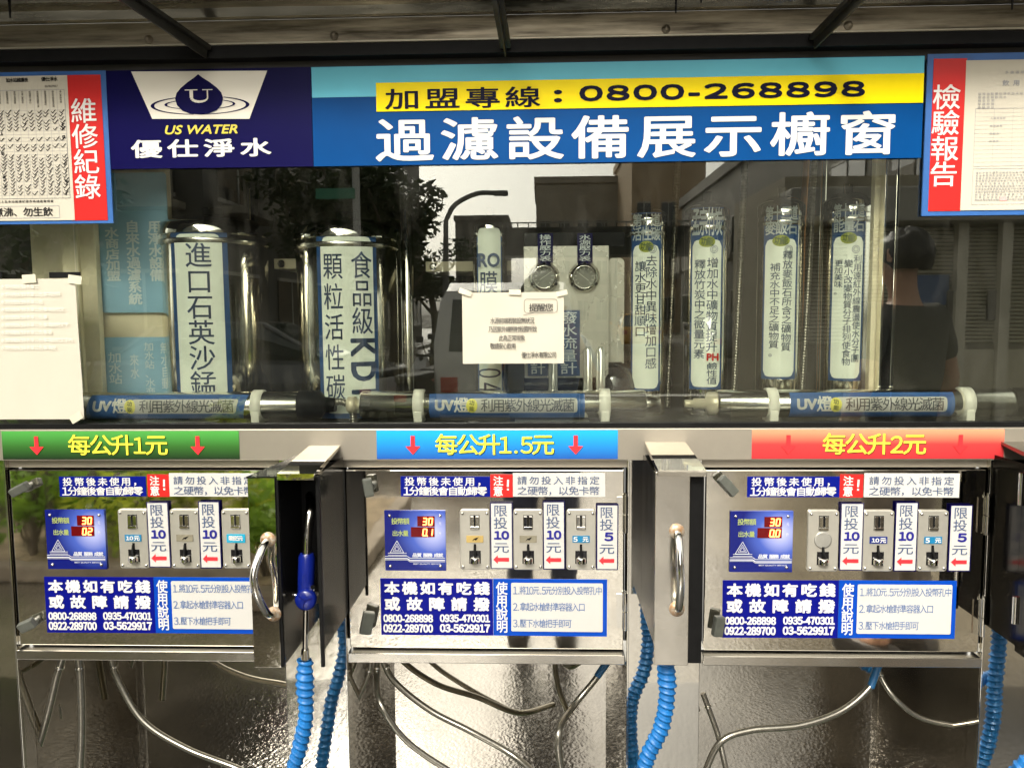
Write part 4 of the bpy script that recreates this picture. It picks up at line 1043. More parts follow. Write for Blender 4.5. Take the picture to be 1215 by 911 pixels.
# --- box 3: beyond the right edge, its left side in view
x0 = at(1172, 650, 0).x + .002; x0 = at(1242, 650, YF).x; x1 = x0 + .09
hb = thing('hose_box', ((x0 + x1) / 2, YF / 2, zb), 'dark sided hose box at the right edge of the picture with a small hinge', 'hose box', GB)
MB().box(x0, x0 + .003, -.115, -.001, zb + .01, zt - .001).out('side_panel', M_DARKREFL, hb)
MB().box(x0 - .002, x0 + .003, YF, -.119, zb, zt - .001).out('door_side', M_DARKREFL, hb)
MB().box(x0 + .004, x1, YF, YF + .004, zb, zt).out('door', M_STEEL2, hb); MB().box(x1 - .003, x1, YF + .005, -.001, zb, zt).out('side_panel', M_BLACKG, hb)
for a, b in ((560, 598), (706, 738)):
    z0_, z1_ = at(1206, b, -.11).z, at(1206, a, -.11).z; MB().tube([(x0 - .004, -.117, z0_), (x0 - .004, -.117, z1_)], .005, 12).out('hinge', M_CHROME, hb)
hood(hb, x0 + .012, x1, zt + .016, -.004, M_DARKST)

# ---- spray gun and hoses
def P3(px, py, Y): return at(px, py, Y)
sg = thing('spray_gun', tuple(P3(362, 780, -.16)), 'spray gun with a chrome neck and dark blue grip standing in the open hose box', 'spray gun')
MB().tube(spline([P3(368, 588, -.10), P3(369, 596, -.125), P3(368, 608, -.145), P3(365, 630, -.155), P3(364, 662, -.16)], 8), .0100, 16).out('neck', M_CHROME, sg)
MB().tube([P3(364, 656, -.16), P3(364, 660, -.16), P3(363, 700, -.16), P3(363, 718, -.16)], [.013, .0165, .0165, .014], 20).out('grip', M_GUNB, sg)
c = P3(363, 711, -.178)
k_ = MB().lathe((c.x, -.172, c.z), [(.021, 0), (.0215, -.010), (.018, -.014), (.004, -.0145)], 28, 'Y').out('valve_cap', M_GUNB, sg)
T = Text(-.1872)
for a in (20, 140, 255): T.line(c.x, c.z, c.x + .017 * math.cos(R(a)), c.z + .017 * math.sin(R(a)), .0012)
T.out(M_NAVY, k_, 'valve_marks')
MB().tube([(c.x + .004, -.165, c.z + .012), (c.x + .014, -.175, c.z + .024)], [.004, .0055], 10).out('trigger_pin', M_CHROME, sg)
MB().tube([(c.x - .014, -.16, c.z + .001), (c.x - .032, -.16, c.z + .003)], .003, 8).out('trigger_pin', M_CHROME, sg)
MB().tube([P3(363, 718, -.16), P3(362, 770, -.16)], .0052, 14).tube([P3(362, 770, -.16), P3(362, 784, -.16)], [.0075, .010], 14).out('inlet_pipe', M_CHROME, sg)
def spiral_hose(pts, r, pitch, m, lab, grp='blue spiral hoses hanging from the hose boxes', turns_r=.0028, sleeve=None):
    P = spline(pts, 40); L = [0]
    for i in range(1, len(P)): L.append(L[-1] + (P[i] - P[i - 1]).length)
    n = 22; N = int(L[-1] / (pitch / 9)); Q = []; j = 0
    for i in range(N + 1):
        d = L[-1] * i / N
        while j < len(L) - 2 and L[j + 1] < d: j += 1
        f = (d - L[j]) / max(1e-9, L[j + 1] - L[j]); Q.append(P[j].lerp(P[j + 1], min(1, f)))
    V = []; prev = None
    rg = random.Random(int(r * 1e6)); wob = [rg.uniform(-.25, .35) for _ in range(400)]
    for i, p in enumerate(Q):
        t = (Q[min(i + 1, N)] - Q[max(i - 1, 0)]).normalized()
        u = (prev - t * prev.dot(t)).normalized() if prev is not None else t.cross(Vector((0, 1, 0))).normalized()
        prev = u; w = t.cross(u); s_ = L[-1] * i / N
        rb = r * (1.16 if sleeve and sleeve[0] < s_ < sleeve[1] else 1.0)
        for k in range(n):
            a = 2 * math.pi * k / n; ph = (s_ / pitch + a / (2 * math.pi)); fr = ph - math.floor(ph)
            hgt = math.exp(-((fr - .5) / .17) ** 2) if True else 0
            V.append(p + (u * math.cos(a) + w * math.sin(a)) * (rb + turns_r * hgt * (1 + wob[int(ph) % 400]) - (.0012 if fr > .7 else 0)))
    Fs = [(i * n + k, i * n + (k + 1) % n, (i + 1) * n + (k + 1) % n, (i + 1) * n + k) for i in range(N) for k in range(n)]
    o = build('spiral_hose', V, Fs, m, None, smooth=True); return tag(o, lab, 'hose', grp)
spiral_hose([P3(362, 782, -.16), P3(362, 815, -.16), P3(363, 850, -.16), P3(355, 890, -.155), P3(345, 935, -.15), (-.56, -.12, .25), (-.50, -.02, .05)], .0138, .0165, M_HOSE, 'bright blue spiral hose below the open hose box', sleeve=(.03, .075))
spiral_hose([P3(788, 776, -.14), P3(791, 800, -.14), P3(791, 830, -.14), P3(784, 865, -.135), P3(765, 911, -.13), (.215, -.135, .48), (.24, -.15, .38), (.28, -.18, .22), (.30, -.2, .02)], .0145, .0145, M_HOSE, 'bright blue spiral hose below the closed hose box', sleeve=(.02, .065))
spiral_hose([P3(1254, 745, -.10), P3(1252, 800, -.10), P3(1246, 860, -.10), P3(1240, 925, -.10), P3(1225, 985, -.11), P3(1198, 980, -.13), P3(1194, 945, -.14), P3(1212, 910, -.15), P3(1245, 890, -.15), P3(1285, 884, -.15)], .0145, .0145, M_HOSE, 'bright blue spiral hose curling up at the lower right corner')
# grey braided hoses under the cabinets
GF = 'braided steel hoses under the cabinets'
def flex(P, r, lab, tip=None):
    t = thing('braided_hose', tuple(P[0]), lab, 'hose', GF)
    MB().tube(spline(P, 10), r, 14).out('hose', M_FLEX, t)
    d = (Vector(P[1]) - Vector(P[0])).normalized()
    if tip: MB().tube([Vector(P[0]) - d * .002, Vector(P[0]) + d * tip], [r * 1.25, r * 1.15], 16).out('blue_sleeve', M_HOSE if False else mat('sleeve_blue', (.02, .12, .28), .4), t)
    else: MB().tube([Vector(P[0]) + d * .03, Vector(P[0]) + d * .034], r * 1.25, 14).out('ferrule', M_CHROME, t)
    return t
Yh = .06
flex([P3(449, 776, Yh + .08), P3(447, 800, Yh + .08), P3(452, 835, Yh), P3(482, 878, Yh), P3(535, 915, Yh), P3(600, 950, Yh)], .0068, 'braided hose falling steeply from the left end of the middle cabinet')
flex([P3(452, 778, Yh + .15), P3(468, 808, Yh + .15), P3(510, 842, Yh + .14), P3(560, 868, Yh + .12), P3(612, 898, Yh + .10), P3(660, 940, Yh)], .0078, 'dark braided hose running slantwise below the middle cabinet')
flex([P3(724, 780, Yh + .14), P3(706, 806, Yh + .13), P3(680, 838, Yh + .1), P3(663, 868, Yh), P3(667, 915, Yh), P3(680, 950, Yh)], .0078, 'braided hose with a blue sleeve near the right end of the middle cabinet', tip=.055)
flex([P3(76, 776, Yh), P3(68, 800, Yh), P3(56, 850, Yh), P3(36, 918, Yh), P3(30, 950, Yh)], .0085, 'leftmost braided hose under the left cabinet')
flex([P3(93, 776, Yh), P3(96, 810, Yh), P3(97, 870, Yh), P3(94, 930, Yh)], .0085, 'straight upright braided hose under the left cabinet')
flex([P3(131, 776, Yh + .04), P3(140, 806, Yh + .04), P3(170, 855, Yh + .03), P3(222, 888, Yh + .02), P3(288, 914, Yh), P3(340, 945, Yh)], .0072, 'curving braided hose sweeping right under the left cabinet')
flex([(BAYS[0][0] + .002, .12, P3(26, 818, .12).z), P3(40, 822, .12), P3(62, 828, .13), P3(71, 848, .14), P3(62, 880, .14), P3(46, 915, .14)], .0055, 'thin braided hose looping out of the left wall under the left cabinet')
flex([P3(1043, 786, .13), P3(1034, 812, .12), P3(1000, 842, .10), P3(950, 860, .08), P3(890, 866, .07), P3(855, 880, .06), P3(836, 918, .06), P3(830, 950, .06)], .0075, 'braided hose with a blue sleeve arching left under the right cabinet', tip=.06)
flex([P3(1041, 784, .13), P3(1046, 804, .12), P3(1062, 828, .10), P3(1090, 850, .10), P3(1125, 859, .10), P3(1158, 862, .10)], .0055, 'thin braided hose running right to the side wall under the right cabinet')  # solid tube standing in for a hose reflection in the steel
flex([P3(441, 780, .10), P3(437, 800, .10), P3(426, 826, .10), P3(418, 846, .10)], .005, 'thin braided hose curving to the left side wall under the middle cabinet')  # added tube in place of a hose's mirror image
flex([P3(834, 822, .10), P3(848, 860, .09), P3(854, 880, .08), P3(862, 915, .06), P3(870, 950, .06)], .0065, 'short braided hose at the left end under the right cabinet')

# ================================================================== AWNING OVER THE KIOSK
aw = thing('awning', (0, -.3, 2.11), 'dirty steel awning with three struts over the blue signs', 'awning')
M_SOFF = mat('soffit_steel', (.52, .50, .41), .26, .9, var=.55, vs=5, rvar=.16, bump=.12, bs=6, stretch=(.5, 4, 1), col2=(.05, .05, .038))
M_SOFFB = mat('soffit_beam', (.42, .37, .28), .42, .7, var=.5, vs=9, rvar=.1, stretch=(.4, 1, 5), col2=(.07, .058, .04))
MB().box(XL - .1, XR + .1, -.034, .2, 2.1005, 2.1045, .001).out('drip_edge', mat('pale_edge', (.45, .42, .33), .4, .5), aw)
MB().box(XL - .1, XR + .1, -.030, .2, 2.1046, 2.150, .002).out('wall_beam', M_SOFFB, aw)
# roof sheet: shallow folds along the kiosk
V = []; Fs = []; prof = [(-.028, 2.1502), (-.040, 2.153), (-.055, 2.166), (-.075, 2.170), (-.090, 2.169), (-.105, 2.181), (-.13, 2.186), (-.155, 2.185), (-.17, 2.178), (-.19, 2.178), (-.21, 2.190), (-.235, 2.195), (-.235, 2.175), (-.238, 2.175), (-.238, 2.205), (-.2, 2.21), (-.028, 2.19)]
xs = [XL - .1 + (XR - XL + .2) * i / 40 for i in range(41)]; rg = random.Random(5)
for x in xs:
    w = rg.uniform(-.0012, .0012)
    for j, (y, z) in enumerate(prof): V.append((x, y, z + (w if 1 < j < 10 else 0)))
m_ = len(prof)
for i in range(40):
    for j in range(m_ - 1): Fs.append((i * m_ + j, i * m_ + j + 1, (i + 1) * m_ + j + 1, (i + 1) * m_ + j))
build('roof_sheet', V, Fs, M_SOFF, aw)
M_STRUT = mat('strut_steel', (.05, .048, .04), .45, .6, var=.4, vs=20)
for (a, b) in (((246, 60), (163, 3)), ((600, 58), (590, -2)), ((966, 48), (1018, -4))):
    p = at(a[0], a[1], -.035); q0 = at(b[0], b[1], -.19)
    dirv = (Vector((q0.x, -.19, q0.z)) - p); e = p + dirv * 1.25
    u = dirv.normalized(); side = u.cross(Vector((0, 0, 1))).normalized(); up = side.cross(u)
    V = []
    for c_ in (p, e):
        for su, sv in ((-1, -1), (1, -1), (1, 1), (-1, 1)): V.append(c_ + side * su * .011 + up * sv * .004 + Vector((0, 0, .004)))
    for c_ in (p, e):
        for su, sv in ((-.15, -5.5), (.15, -5.5), (.15, -1), (-.15, -1)): V.append(c_ + side * su * .011 + up * sv * .004 + Vector((0, 0, .004)))
    F_ = []
    for o_ in (0, 8): F_ += [tuple(o_ + i for i in f) for f in [(0, 1, 2, 3), (7, 6, 5, 4), (0, 4, 5, 1), (1, 5, 6, 2), (2, 6, 7, 3), (3, 7, 4, 0)]]
    build('strut', V, F_, M_STRUT, aw)
for px in (177, 397, 790, 1006):
    p = at(px, 56 if px < 500 else (48 if px < 900 else 42), -.03); zb_ = min(max(p.z, 2.115), 2.14)
    MB().lathe((p.x, -.030, zb_), [(.009, 0), (.0085, -.003), (.0045, -.004), (.0045, -.008), (.002, -.009)], 16, 'Y').out('bolt', M_SOFFB, aw)
for px, py in ((12, 18), (802, 12), (832, 0), (1201, 8)):
    p = at(px, py, -.13); MB().tube([(p.x, -.13, 2.183), (p.x, -.13, p.z - .006)], [.004, .0015], 8).out('drip', M_BLACK, aw)

# ================================================================== THE STREET BEHIND THE CAMERA (seen in the steel and the glass)
def MR(px, py, D):
    """a street point at distance D from the kiosk front, from where its mirror image stands"""
    p = at(px, py, D); return Vector((p.x, -D, p.z))
def flat(name, x0, x1, y0, y1, z, m):
    o = MB().add([(x0, y0, z), (x1, y0, z), (x1, y1, z), (x0, y1, z)], [(0, 1, 2, 3)]).out(name, m); return tag(o, kind='structure')
def wet(name, c0, c1, r0, r1, sc_, bump, bs):
    m = bpy.data.materials.new(name); m.use_nodes = True; n, l = m.node_tree.nodes, m.node_tree.links; b = n['Principled BSDF']
    tc = n.new('ShaderNodeTexCoord'); N1 = n.new('ShaderNodeTexNoise'); N1.inputs['Scale'].default_value = sc_; N1.inputs['Detail'].default_value = 5
    N2 = n.new('ShaderNodeTexNoise'); N2.inputs['Scale'].default_value = bs; N2.inputs['Detail'].default_value = 3
    V = n.new('ShaderNodeTexVoronoi'); V.inputs['Scale'].default_value = bs * .8
    for q in (N1, N2, V): l.new(tc.outputs['Object'], q.inputs['Vector'])
    r = n.new('ShaderNodeMapRange'); r.inputs[1].default_value = .36; r.inputs[2].default_value = .62; l.new(N1.outputs['Fac'], r.inputs[0])
    mx = n.new('ShaderNodeMix'); mx.data_type = 'RGBA'; mx.inputs[6].default_value = (*c0, 1); mx.inputs[7].default_value = (*c1, 1); l.new(r.outputs[0], mx.inputs[0])
    m2 = n.new('ShaderNodeMix'); m2.data_type = 'RGBA'; m2.blend_type = 'MULTIPLY'; m2.inputs[0].default_value = .75; l.new(mx.outputs[2], m2.inputs[6])
    cr = n.new('ShaderNodeMapRange'); cr.inputs[1].default_value = .3; cr.inputs[2].default_value = .7; cr.inputs[3].default_value = .35; cr.inputs[4].default_value = 1.5; l.new(N2.outputs['Fac'], cr.inputs[0])
    l.new(cr.outputs[0], m2.inputs[7]); l.new(m2.outputs[2], b.inputs['Base Color'])
    rr = n.new('ShaderNodeMapRange'); rr.inputs[3].default_value = r0; rr.inputs[4].default_value = r1; l.new(r.outputs[0], rr.inputs[0]); l.new(rr.outputs[0], b.inputs['Roughness'])
    ad = n.new('ShaderNodeMath'); l.new(N2.outputs['Fac'], ad.inputs[0]); l.new(V.outputs['Distance'], ad.inputs[1])
    bp = n.new('ShaderNodeBump'); bp.inputs['Strength'].default_value = bump; bp.inputs['Distance'].default_value = .004; b.inputs['Specular IOR Level'].default_value = .95; l.new(ad.outputs[0], bp.inputs['Height']); l.new(bp.outputs[0], b.inputs['Normal'])
    return m
M_ASPH = wet('wet_asphalt', (.014, .012, .009), (.036, .031, .023), .03, .14, 1.1, .18, 105)
M_ROAD = wet('street_asphalt', (.085, .074, .057), (.16, .14, .106), .05, .20, .8, .35, 80)
M_PAVE = wet('damp_pavement', (.10, .09, .07), (.17, .15, .115), .18, .45, 1.1, .6, 90)
flat('ground', -400, 400, -600, 200, -.02, mat('earth', (.10, .09, .07), .9, var=.3, vs=.5))
o = MB().box(-30, 30, -1.55, 8, -.01, .0).out('pavement', M_ASPH); tag(o, kind='structure')
flat('road', -60, 60, -14, -1.552, -.006, M_ROAD); flat('side_road', -5.2, 6.6, -120, -14.002, -.006, M_ROAD)
M_LINE = mat('road_paint', (.62, .60, .54), .5, var=.4, vs=6)
for i, (x0, x1, y0, y1) in enumerate(((-14, 14, -6.6, -6.48), (-5.0, 6.4, -13.4, -13.0), (.6, .75, -60, -16))):
    o = flat('road_marking', x0, x1, y0, y1, -.002, M_LINE)
for s_, (xa, xb) in enumerate(((-30, -5.2), (6.6, 30))):
    o = MB().box(xa, xb, -70, -14.2, -.02, .12, .01).out('pavement', M_PAVE); tag(o, kind='structure')

def building(name, x0, x1, y0, y1, h, wm, lab, fl=3.1, cols=6, side='front', winm=None, grp=None):
    """a block with real window openings' frames and glass, on its street faces"""
    t = thing(name, ((x0 + x1) / 2, (y0 + y1) / 2, 0), lab, 'building', grp)
    MB().box(x0, x1, y0, y1, 0, h).out('wall', wm, t)
    MB().box(x0 - .15, x1 + .15, y0 - .15, y1 + .15, h, h + .5).out('roof', wm, t)
    fm = mat('window_frame', (.35, .34, .30), .5); gm_ = mat('dark_pane', (.03, .035, .035), .12)
    W = MB(); G = MB(); B = MB()
    n = max(1, int((h - .5) / fl))
    for f in range(n):
        z0 = .9 + f * fl; z1 = z0 + 1.5
        def win(a0, a1, axis, pos, d):
            if axis == 'x':
                W.box(a0, a1, pos - .06, pos + .06, z1, z1 + .08); W.box(a0, a1, pos - .06, pos + .06, z0 - .08, z0); G.box(a0, a1, pos - .03, pos + .03, z0, z1)
                W.box((a0 + a1) / 2 - .03, (a0 + a1) / 2 + .03, pos - .05, pos + .05, z0, z1)
                if f % 2: B.box(a0 - .2, a1 + .2, pos, pos + d * .6, z0 - .35, z0 - .2); B.box(a0 - .2, a1 + .2, pos + d * .55, pos + d * .6, z0 - .2, z0 + .5)
            else:
                W.box(pos - .06, pos + .06, a0, a1, z1, z1 + .08); W.box(pos - .06, pos + .06, a0, a1, z0 - .08, z0); G.box(pos - .03, pos + .03, a0, a1, z0, z1)
                W.box(pos - .05, pos + .05, (a0 + a1) / 2 - .03, (a0 + a1) / 2 + .03, z0, z1)
                if f % 2: B.box(min(pos, pos + d * .7), max(pos, pos + d * .7), a0 - .2, a1 + .2, z0 - .35, z0 - .2); B.box(pos + d * .65 - .02, pos + d * .65 + .02, a0 - .2, a1 + .2, z0 - .2, z0 + .5)
        w = (x1 - x0) / cols
        for c in range(cols): win(x0 + w * (c + .22), x0 + w * (c + .78), 'x', y1, 1)
        if side in ('left', 'right'):
            pos, d = (x1, 1) if side == 'left' else (x0, -1); k = max(2, int((y1 - y0) / 3.6)); w2 = (y1 - y0) / k
            for c in range(k): win(y0 + w2 * (c + .2), y0 + w2 * (c + .8), 'y', pos, d)
    W.out('window_frames', fm, t)['kind'] = 'stuff'; G.out('window_panes', gm_, t)['kind'] = 'stuff'
    if B.v: B.out('balconies', mat('balcony', (.22, .20, .16), .7, var=.3, vs=2), t)['kind'] = 'stuff'
    return t
WB = mat('brown_tile', (.07, .068, .06), .6, var=.35, vs=1.2); WT = mat('tan_render', (.40, .36, .29), .8, var=.2, vs=.6); WG = mat('grey_render', (.20, .19, .165), .8, var=.3, vs=.8); WD = mat('dark_tile', (.035, .04, .034), .6, var=.4, vs=1)
GBD = 'buildings along the street'
building('apartment_block', -17, -6.8, -44, -14.5, 13, WB, 'brown tiled apartment block on the left of the side street, in the glass reflection', cols=4, side='left', grp=GBD)
building('apartment_block', -40, -18, -30, -14.5, 12, WD, 'dark tiled block farther left along the street, in the glass reflection', cols=7, grp=GBD)
building('apartment_block', 8.2, 18, -46, -14.5, 7.5, WG, 'grey rendered block on the right of the side street, in the glass reflection', cols=4, side='right', grp=GBD)
building('apartment_block', 19, 42, -34, -14.5, 10, WB, 'brown block farther right along the street, in the glass reflection', cols=7, grp=GBD)
a = MR(636, 218, 62); b_ = MR(748, 218, 62); building('apartment_block', a.x, b_.x, -74, -62, a.z, WT, 'tan building at the far end of the side street, in the glass reflection', cols=5, grp=GBD)
a = MR(750, 170, 52); b_ = MR(838, 170, 52); building('apartment_block', a.x, b_.x, -64, -52, a.z, mat('peach_render', (.44, .33, .21), .8, var=.15, vs=.5), 'taller peach building at the far end of the side street, in the glass reflection', cols=3, grp=GBD)
a = MR(540, 262, 80); b_ = MR(602, 262, 80); building('apartment_block', a.x, b_.x, -90, -80, a.z, WG, 'low grey building far off under the open sky, in the glass reflection', cols=4, grp=GBD)
# footbridge across the end of the street
a = MR(600, 264, 38); b_ = MR(850, 264, 38)
fb = thing('footbridge', ((a.x + b_.x) / 2, -38, 0), 'dark grey footbridge crossing the side street, in the glass reflection', 'bridge')
zt = a.z; MB().box(a.x - 1, b_.x + 2, -40, -38, zt - 1.6, zt - .25).out('deck', WD, fb)
rl = MB(); rl.box(a.x - 1, b_.x + 2, -38.05, -38, zt - .06, zt)
for i in range(26): x = a.x - 1 + (b_.x - a.x + 3) * i / 25; rl.box(x - .03, x + .03, -38.04, -38, zt - .25, zt - .06)
rl.out('railing', mat('rail_paint', (.25, .25, .22), .5), fb)['kind'] = 'stuff'
for x in (a.x - .6, b_.x + 1): MB().box(x - .4, x + .4, -39.5, -38.5, 0, zt - 1.6).out('pier', WG, fb)

# ---- street lamp, sign post
sl = thing('street_lamp', (MR(528, 300, 18).x, -18, 0), 'curved street lamp against the white sky, in the glass reflection', 'street lamp')
p0 = MR(528, 300, 18); p1 = MR(529, 262, 18); p2 = MR(540, 243, 18); p3 = MR(565, 230, 18); p4 = MR(588, 229, 18)
MB().tube([(p0.x, -18, 0), (p0.x, -18, 2), (p1.x, -18, p1.z)] + spline([p1, p2, p3, p4], 6)[1:], [.09, .08] + [.06] * 19, 10).out('pole', mat('lamp_grey', (.16, .16, .15), .5), sl)
MB().box(p4.x - .05, p4.x + .30, -18.1, -17.9, p4.z - .07, p4.z + .05, .03).out('lamp_head', mat('lamp_grey', (.16, .16, .15), .5), sl)
sp = thing('street_sign', (MR(421, 300, 9).x, -9, 0), 'green street name sign on a pale grey post, in the glass reflection', 'street sign')
p = MR(421, 172, 9); MB().tube([(p.x, -9, 0), (p.x, -9, p.z)], .05, 12).out('pole', mat('pole_grey', (.42, .42, .40), .4), sp)
r0, r1 = MR(376, 237, 9), MR(422, 224, 9); gsn = MB().box(r0.x, r1.x, -8.97, -8.94, r0.z, r1.z, .004).out('name_plate', mat('sign_green', (.01, .18, .10), .4), sp)
# ---- trees
def leaves(T, c, rad, n, size, rg, flat_=.8):
    for _ in range(n):
        while True:
            v = Vector((rg.uniform(-1, 1), rg.uniform(-1, 1), rg.uniform(-1, 1)))
            if v.length < 1: break
        p = Vector(c) + Vector((v.x * rad[0], v.y * rad[1], v.z * rad[2]))
        d = Vector((rg.gauss(0, 1), rg.gauss(0, 1), rg.gauss(0, .6))).normalized(); e = d.cross(Vector((rg.gauss(0, 1), rg.gauss(0, 1), rg.gauss(0, 1)))).normalized()
        s_ = size * rg.uniform(.6, 1.3)
        T.add([p - d * s_, p + e * s_ * .38, p + d * s_, p - e * s_ * .38], [(0, 1, 2, 3)])
def leafmat(name, c1, c2):
    m = mat(name, c1, .45, var=.5, vs=3, col2=c2); n, l = m.node_tree.nodes, m.node_tree.links; b = n['Principled BSDF']
    tr = n.new('ShaderNodeBsdfTranslucent'); mx = n.new('ShaderNodeMixShader'); mx.inputs[0].default_value = .5
    l.new(b.inputs['Base Color'].links[0].from_socket, tr.inputs[0]); l.new(b.outputs[0], mx.inputs[1]); l.new(tr.outputs[0], mx.inputs[2]); l.new(mx.outputs[0], n['Material Output'].inputs[0])
    return m
LM = leafmat('dark_leaf', (.035, .06, .018), (.015, .03, .01)); LB = leafmat('bright_leaf', (.26, .42, .05), (.09, .20, .02)); LY = leafmat('yellow_leaf', (.50, .55, .06), (.22, .36, .04))
BK = mat('bark', (.10, .08, .055), .9, var=.4, vs=12, bump=.4, bs=40)
def tree(x, D, h, crown, n, lab, size=.11, lm=None):
    rg = random.Random(int(x * 100)); t = thing('street_tree', (x, -D, 0), lab, 'tree', 'trees along the street')
    m = MB(); m.tube(spline([(x, -D, 0), (x + .1, -D, h * .35), (x - .05, -D + .1, h * .7)], 6), [.13 - .05 * i / 12 for i in range(13)], 10)
    for i in range(7):
        a = i * 2.4; z = h * (.4 + .05 * i); m.tube(spline([(x, -D, z), (x + .4 * math.cos(a), -D + .4 * math.sin(a), z + .4), (x + crown * .7 * math.cos(a), -D + crown * .7 * math.sin(a), z + h * .22)], 4), [.05 - .004 * q for q in range(9)], 6)
    m.out('trunk', BK, t)
    L = MB()
    for i in range(16):
        a = rg.uniform(0, 6.28); r_ = crown * rg.uniform(.15, .85); z = h * rg.uniform(.55, 1.0)
        leaves(L, (x + r_ * math.cos(a), -D + r_ * math.sin(a), z), (crown * .45,) * 2 + (crown * .32,), n // 16, size, rg)
    L.out('crown', lm or LM, t)['kind'] = 'stuff'
tree(MR(462, 300, 13).x, 13, 4.0, 1.1, 3600, 'dark leafy street tree left of the lamp, in the glass reflection')
tree(MR(395, 300, 15).x, 15.5, 5.6, 1.7, 3000, 'taller dark street tree behind the street sign, in the glass reflection')
tree(MR(505, 300, 20).x, 21, 3.4, 1.1, 1800, 'small street tree under the lamp, in the glass reflection')
# ---- planting at the left, mirrored in the left cabinet
def shrub(px, D, h, w, n, lm, lab, size=.045, stems=5):
    x = MR(px, 650, D).x; rg = random.Random(int(px * 7 + D * 31)); t = thing('shrub', (x, -D, 0), lab, 'shrub', 'shrubs in the planting bed')
    m = MB(); L = MB()
    for i in range(stems):
        a = rg.uniform(0, 6.28); q = rg.uniform(.2, 1) * w; tip = (x + q * math.cos(a), -D + q * math.sin(a) * .7, h * rg.uniform(.6, 1.05))
        m.tube(spline([(x + rg.uniform(-.05, .05), -D, 0), (x + .4 * q * math.cos(a) + rg.uniform(-.05, .05), -D, h * .35), tip], 5), [.011 - .0006 * k for k in range(11)], 6)
        for k in range(3): leaves(L, Vector(tip) + Vector((rg.uniform(-.14, .14), rg.uniform(-.14, .14), rg.uniform(-.22, .08))), (.13, .13, .10), n // (stems * 3), size, rg)
    m.out('stems', BK, t); L.out('foliage', lm, t)['kind'] = 'stuff'
bed = MB().box(-4.2, -1.05, -4.6, -2.75, -.004, .10, .02).out('planting_bed', mat('bed_stone', (.24, .20, .15), .8, var=.3, vs=5)); tag(bed, kind='structure')
soil = MB().box(-4.1, -1.15, -4.5, -2.85, .06, .105).out('soil', mat('soil', (.30, .235, .15), .95, var=.5, vs=8, bump=.6, bs=30)); tag(soil, kind='structure')
SH = [(40, 3.0, .75, .25, 500, LB), (95, 3.3, .55, .3, 700, LB), (150, 3.1, .50, .22, 500, LY), (190, 3.7, .72, .30, 600, LB), (235, 3.2, .62, .26, 500, LY), (285, 3.0, .66, .2, 600, LY), (320, 3.5, .85, .25, 900, LY), (345, 3.0, .6, .2, 600, LB), (10, 3.8, .9, .3, 700, LB), (120, 4.1, .85, .3, 600, LM), (60, 3.9, .6, .3, 500, LY)]
SN = ['yellow green', 'low green', 'bushy yellow', 'taller green', 'loose yellow', 'narrow yellow', 'tall pale', 'small green', 'far left green', 'dark green', 'bright yellow']
for (q, nm_) in zip(SH, SN): shrub(*q, nm_ + ' shrub of the bed mirrored in the left cabinet', stems=9 if q[4] > 600 else 6)
for i, px in enumerate((34, 52)):
    x = MR(px, 650, 2.9).x; t = thing('young_tree', (x, -2.95, 0), ('thin bare stemmed young tree at the left end of the bed', 'second bare stemmed young tree, nearer the shrubs')[i], 'tree', 'young trees in the bed')
    MB().tube(spline([(x, -2.95, .1), (x + .03, -2.95, .6), (x - .03, -2.95, 1.2), (x + .05, -2.95, 1.9)], 6), .022, 8).tube(spline([(x, -2.95, .6), (x + .15, -3, .85), (x + .28, -3.05, 1.3)], 5), .011, 6).tube(spline([(x, -2.95, .8), (x - .15, -2.9, 1.0), (x - .22, -2.9, 1.4)], 5), .010, 6).out('trunk', BK, t)
    L = MB(); rg = random.Random(i + 40)
    for k in range(8): leaves(L, (x + rg.uniform(-.4, .4), -2.95 + rg.uniform(-.3, .3), rg.uniform(1.5, 2.3)), (.2, .2, .16), 60, .05, rg)
    L.out('crown', LM, t)['kind'] = 'stuff'

# ---- vehicles
TY = mat('tyre_rubber', (.02, .02, .02), .8); RM = mat('wheel_rim', (.35, .35, .35), .35, .8); GLC = mat('car_glass', (.03, .04, .04), .06); TL = mat('tail_lamp', (.45, .02, .02), .25); HL = mat('head_lamp', (.75, .75, .72), .15); BMP = mat('bumper_black', (.03, .03, .03), .6); PL = mat('number_plate', (.7, .7, .68), .5)
def loft(st, hw):
    """cross sections (y, z0, z1, half width bottom, half width top) joined into a closed hull"""
    V = []; Fs = []
    for y, z0, z1, a, b in st:
        V += [(-a * .92, y, z0), (-a, y, z0 + (z1 - z0) * .25), (-a, y, z0 + (z1 - z0) * .6), (-b, y, z1 - (z1 - z0) * .08), (-b * .9, y, z1), (b * .9, y, z1), (b, y, z1 - (z1 - z0) * .08), (a, y, z0 + (z1 - z0) * .6), (a, y, z0 + (z1 - z0) * .25), (a * .92, y, z0)]
    n = 10
    for i in range(len(st) - 1):
        for k in range(n): Fs.append((i * n + k, i * n + (k + 1) % n, (i + 1) * n + (k + 1) % n, (i + 1) * n + k))
    Fs += [tuple(range(n))[::-1], tuple(range((len(st) - 1) * n, len(st) * n))]
    return V, Fs
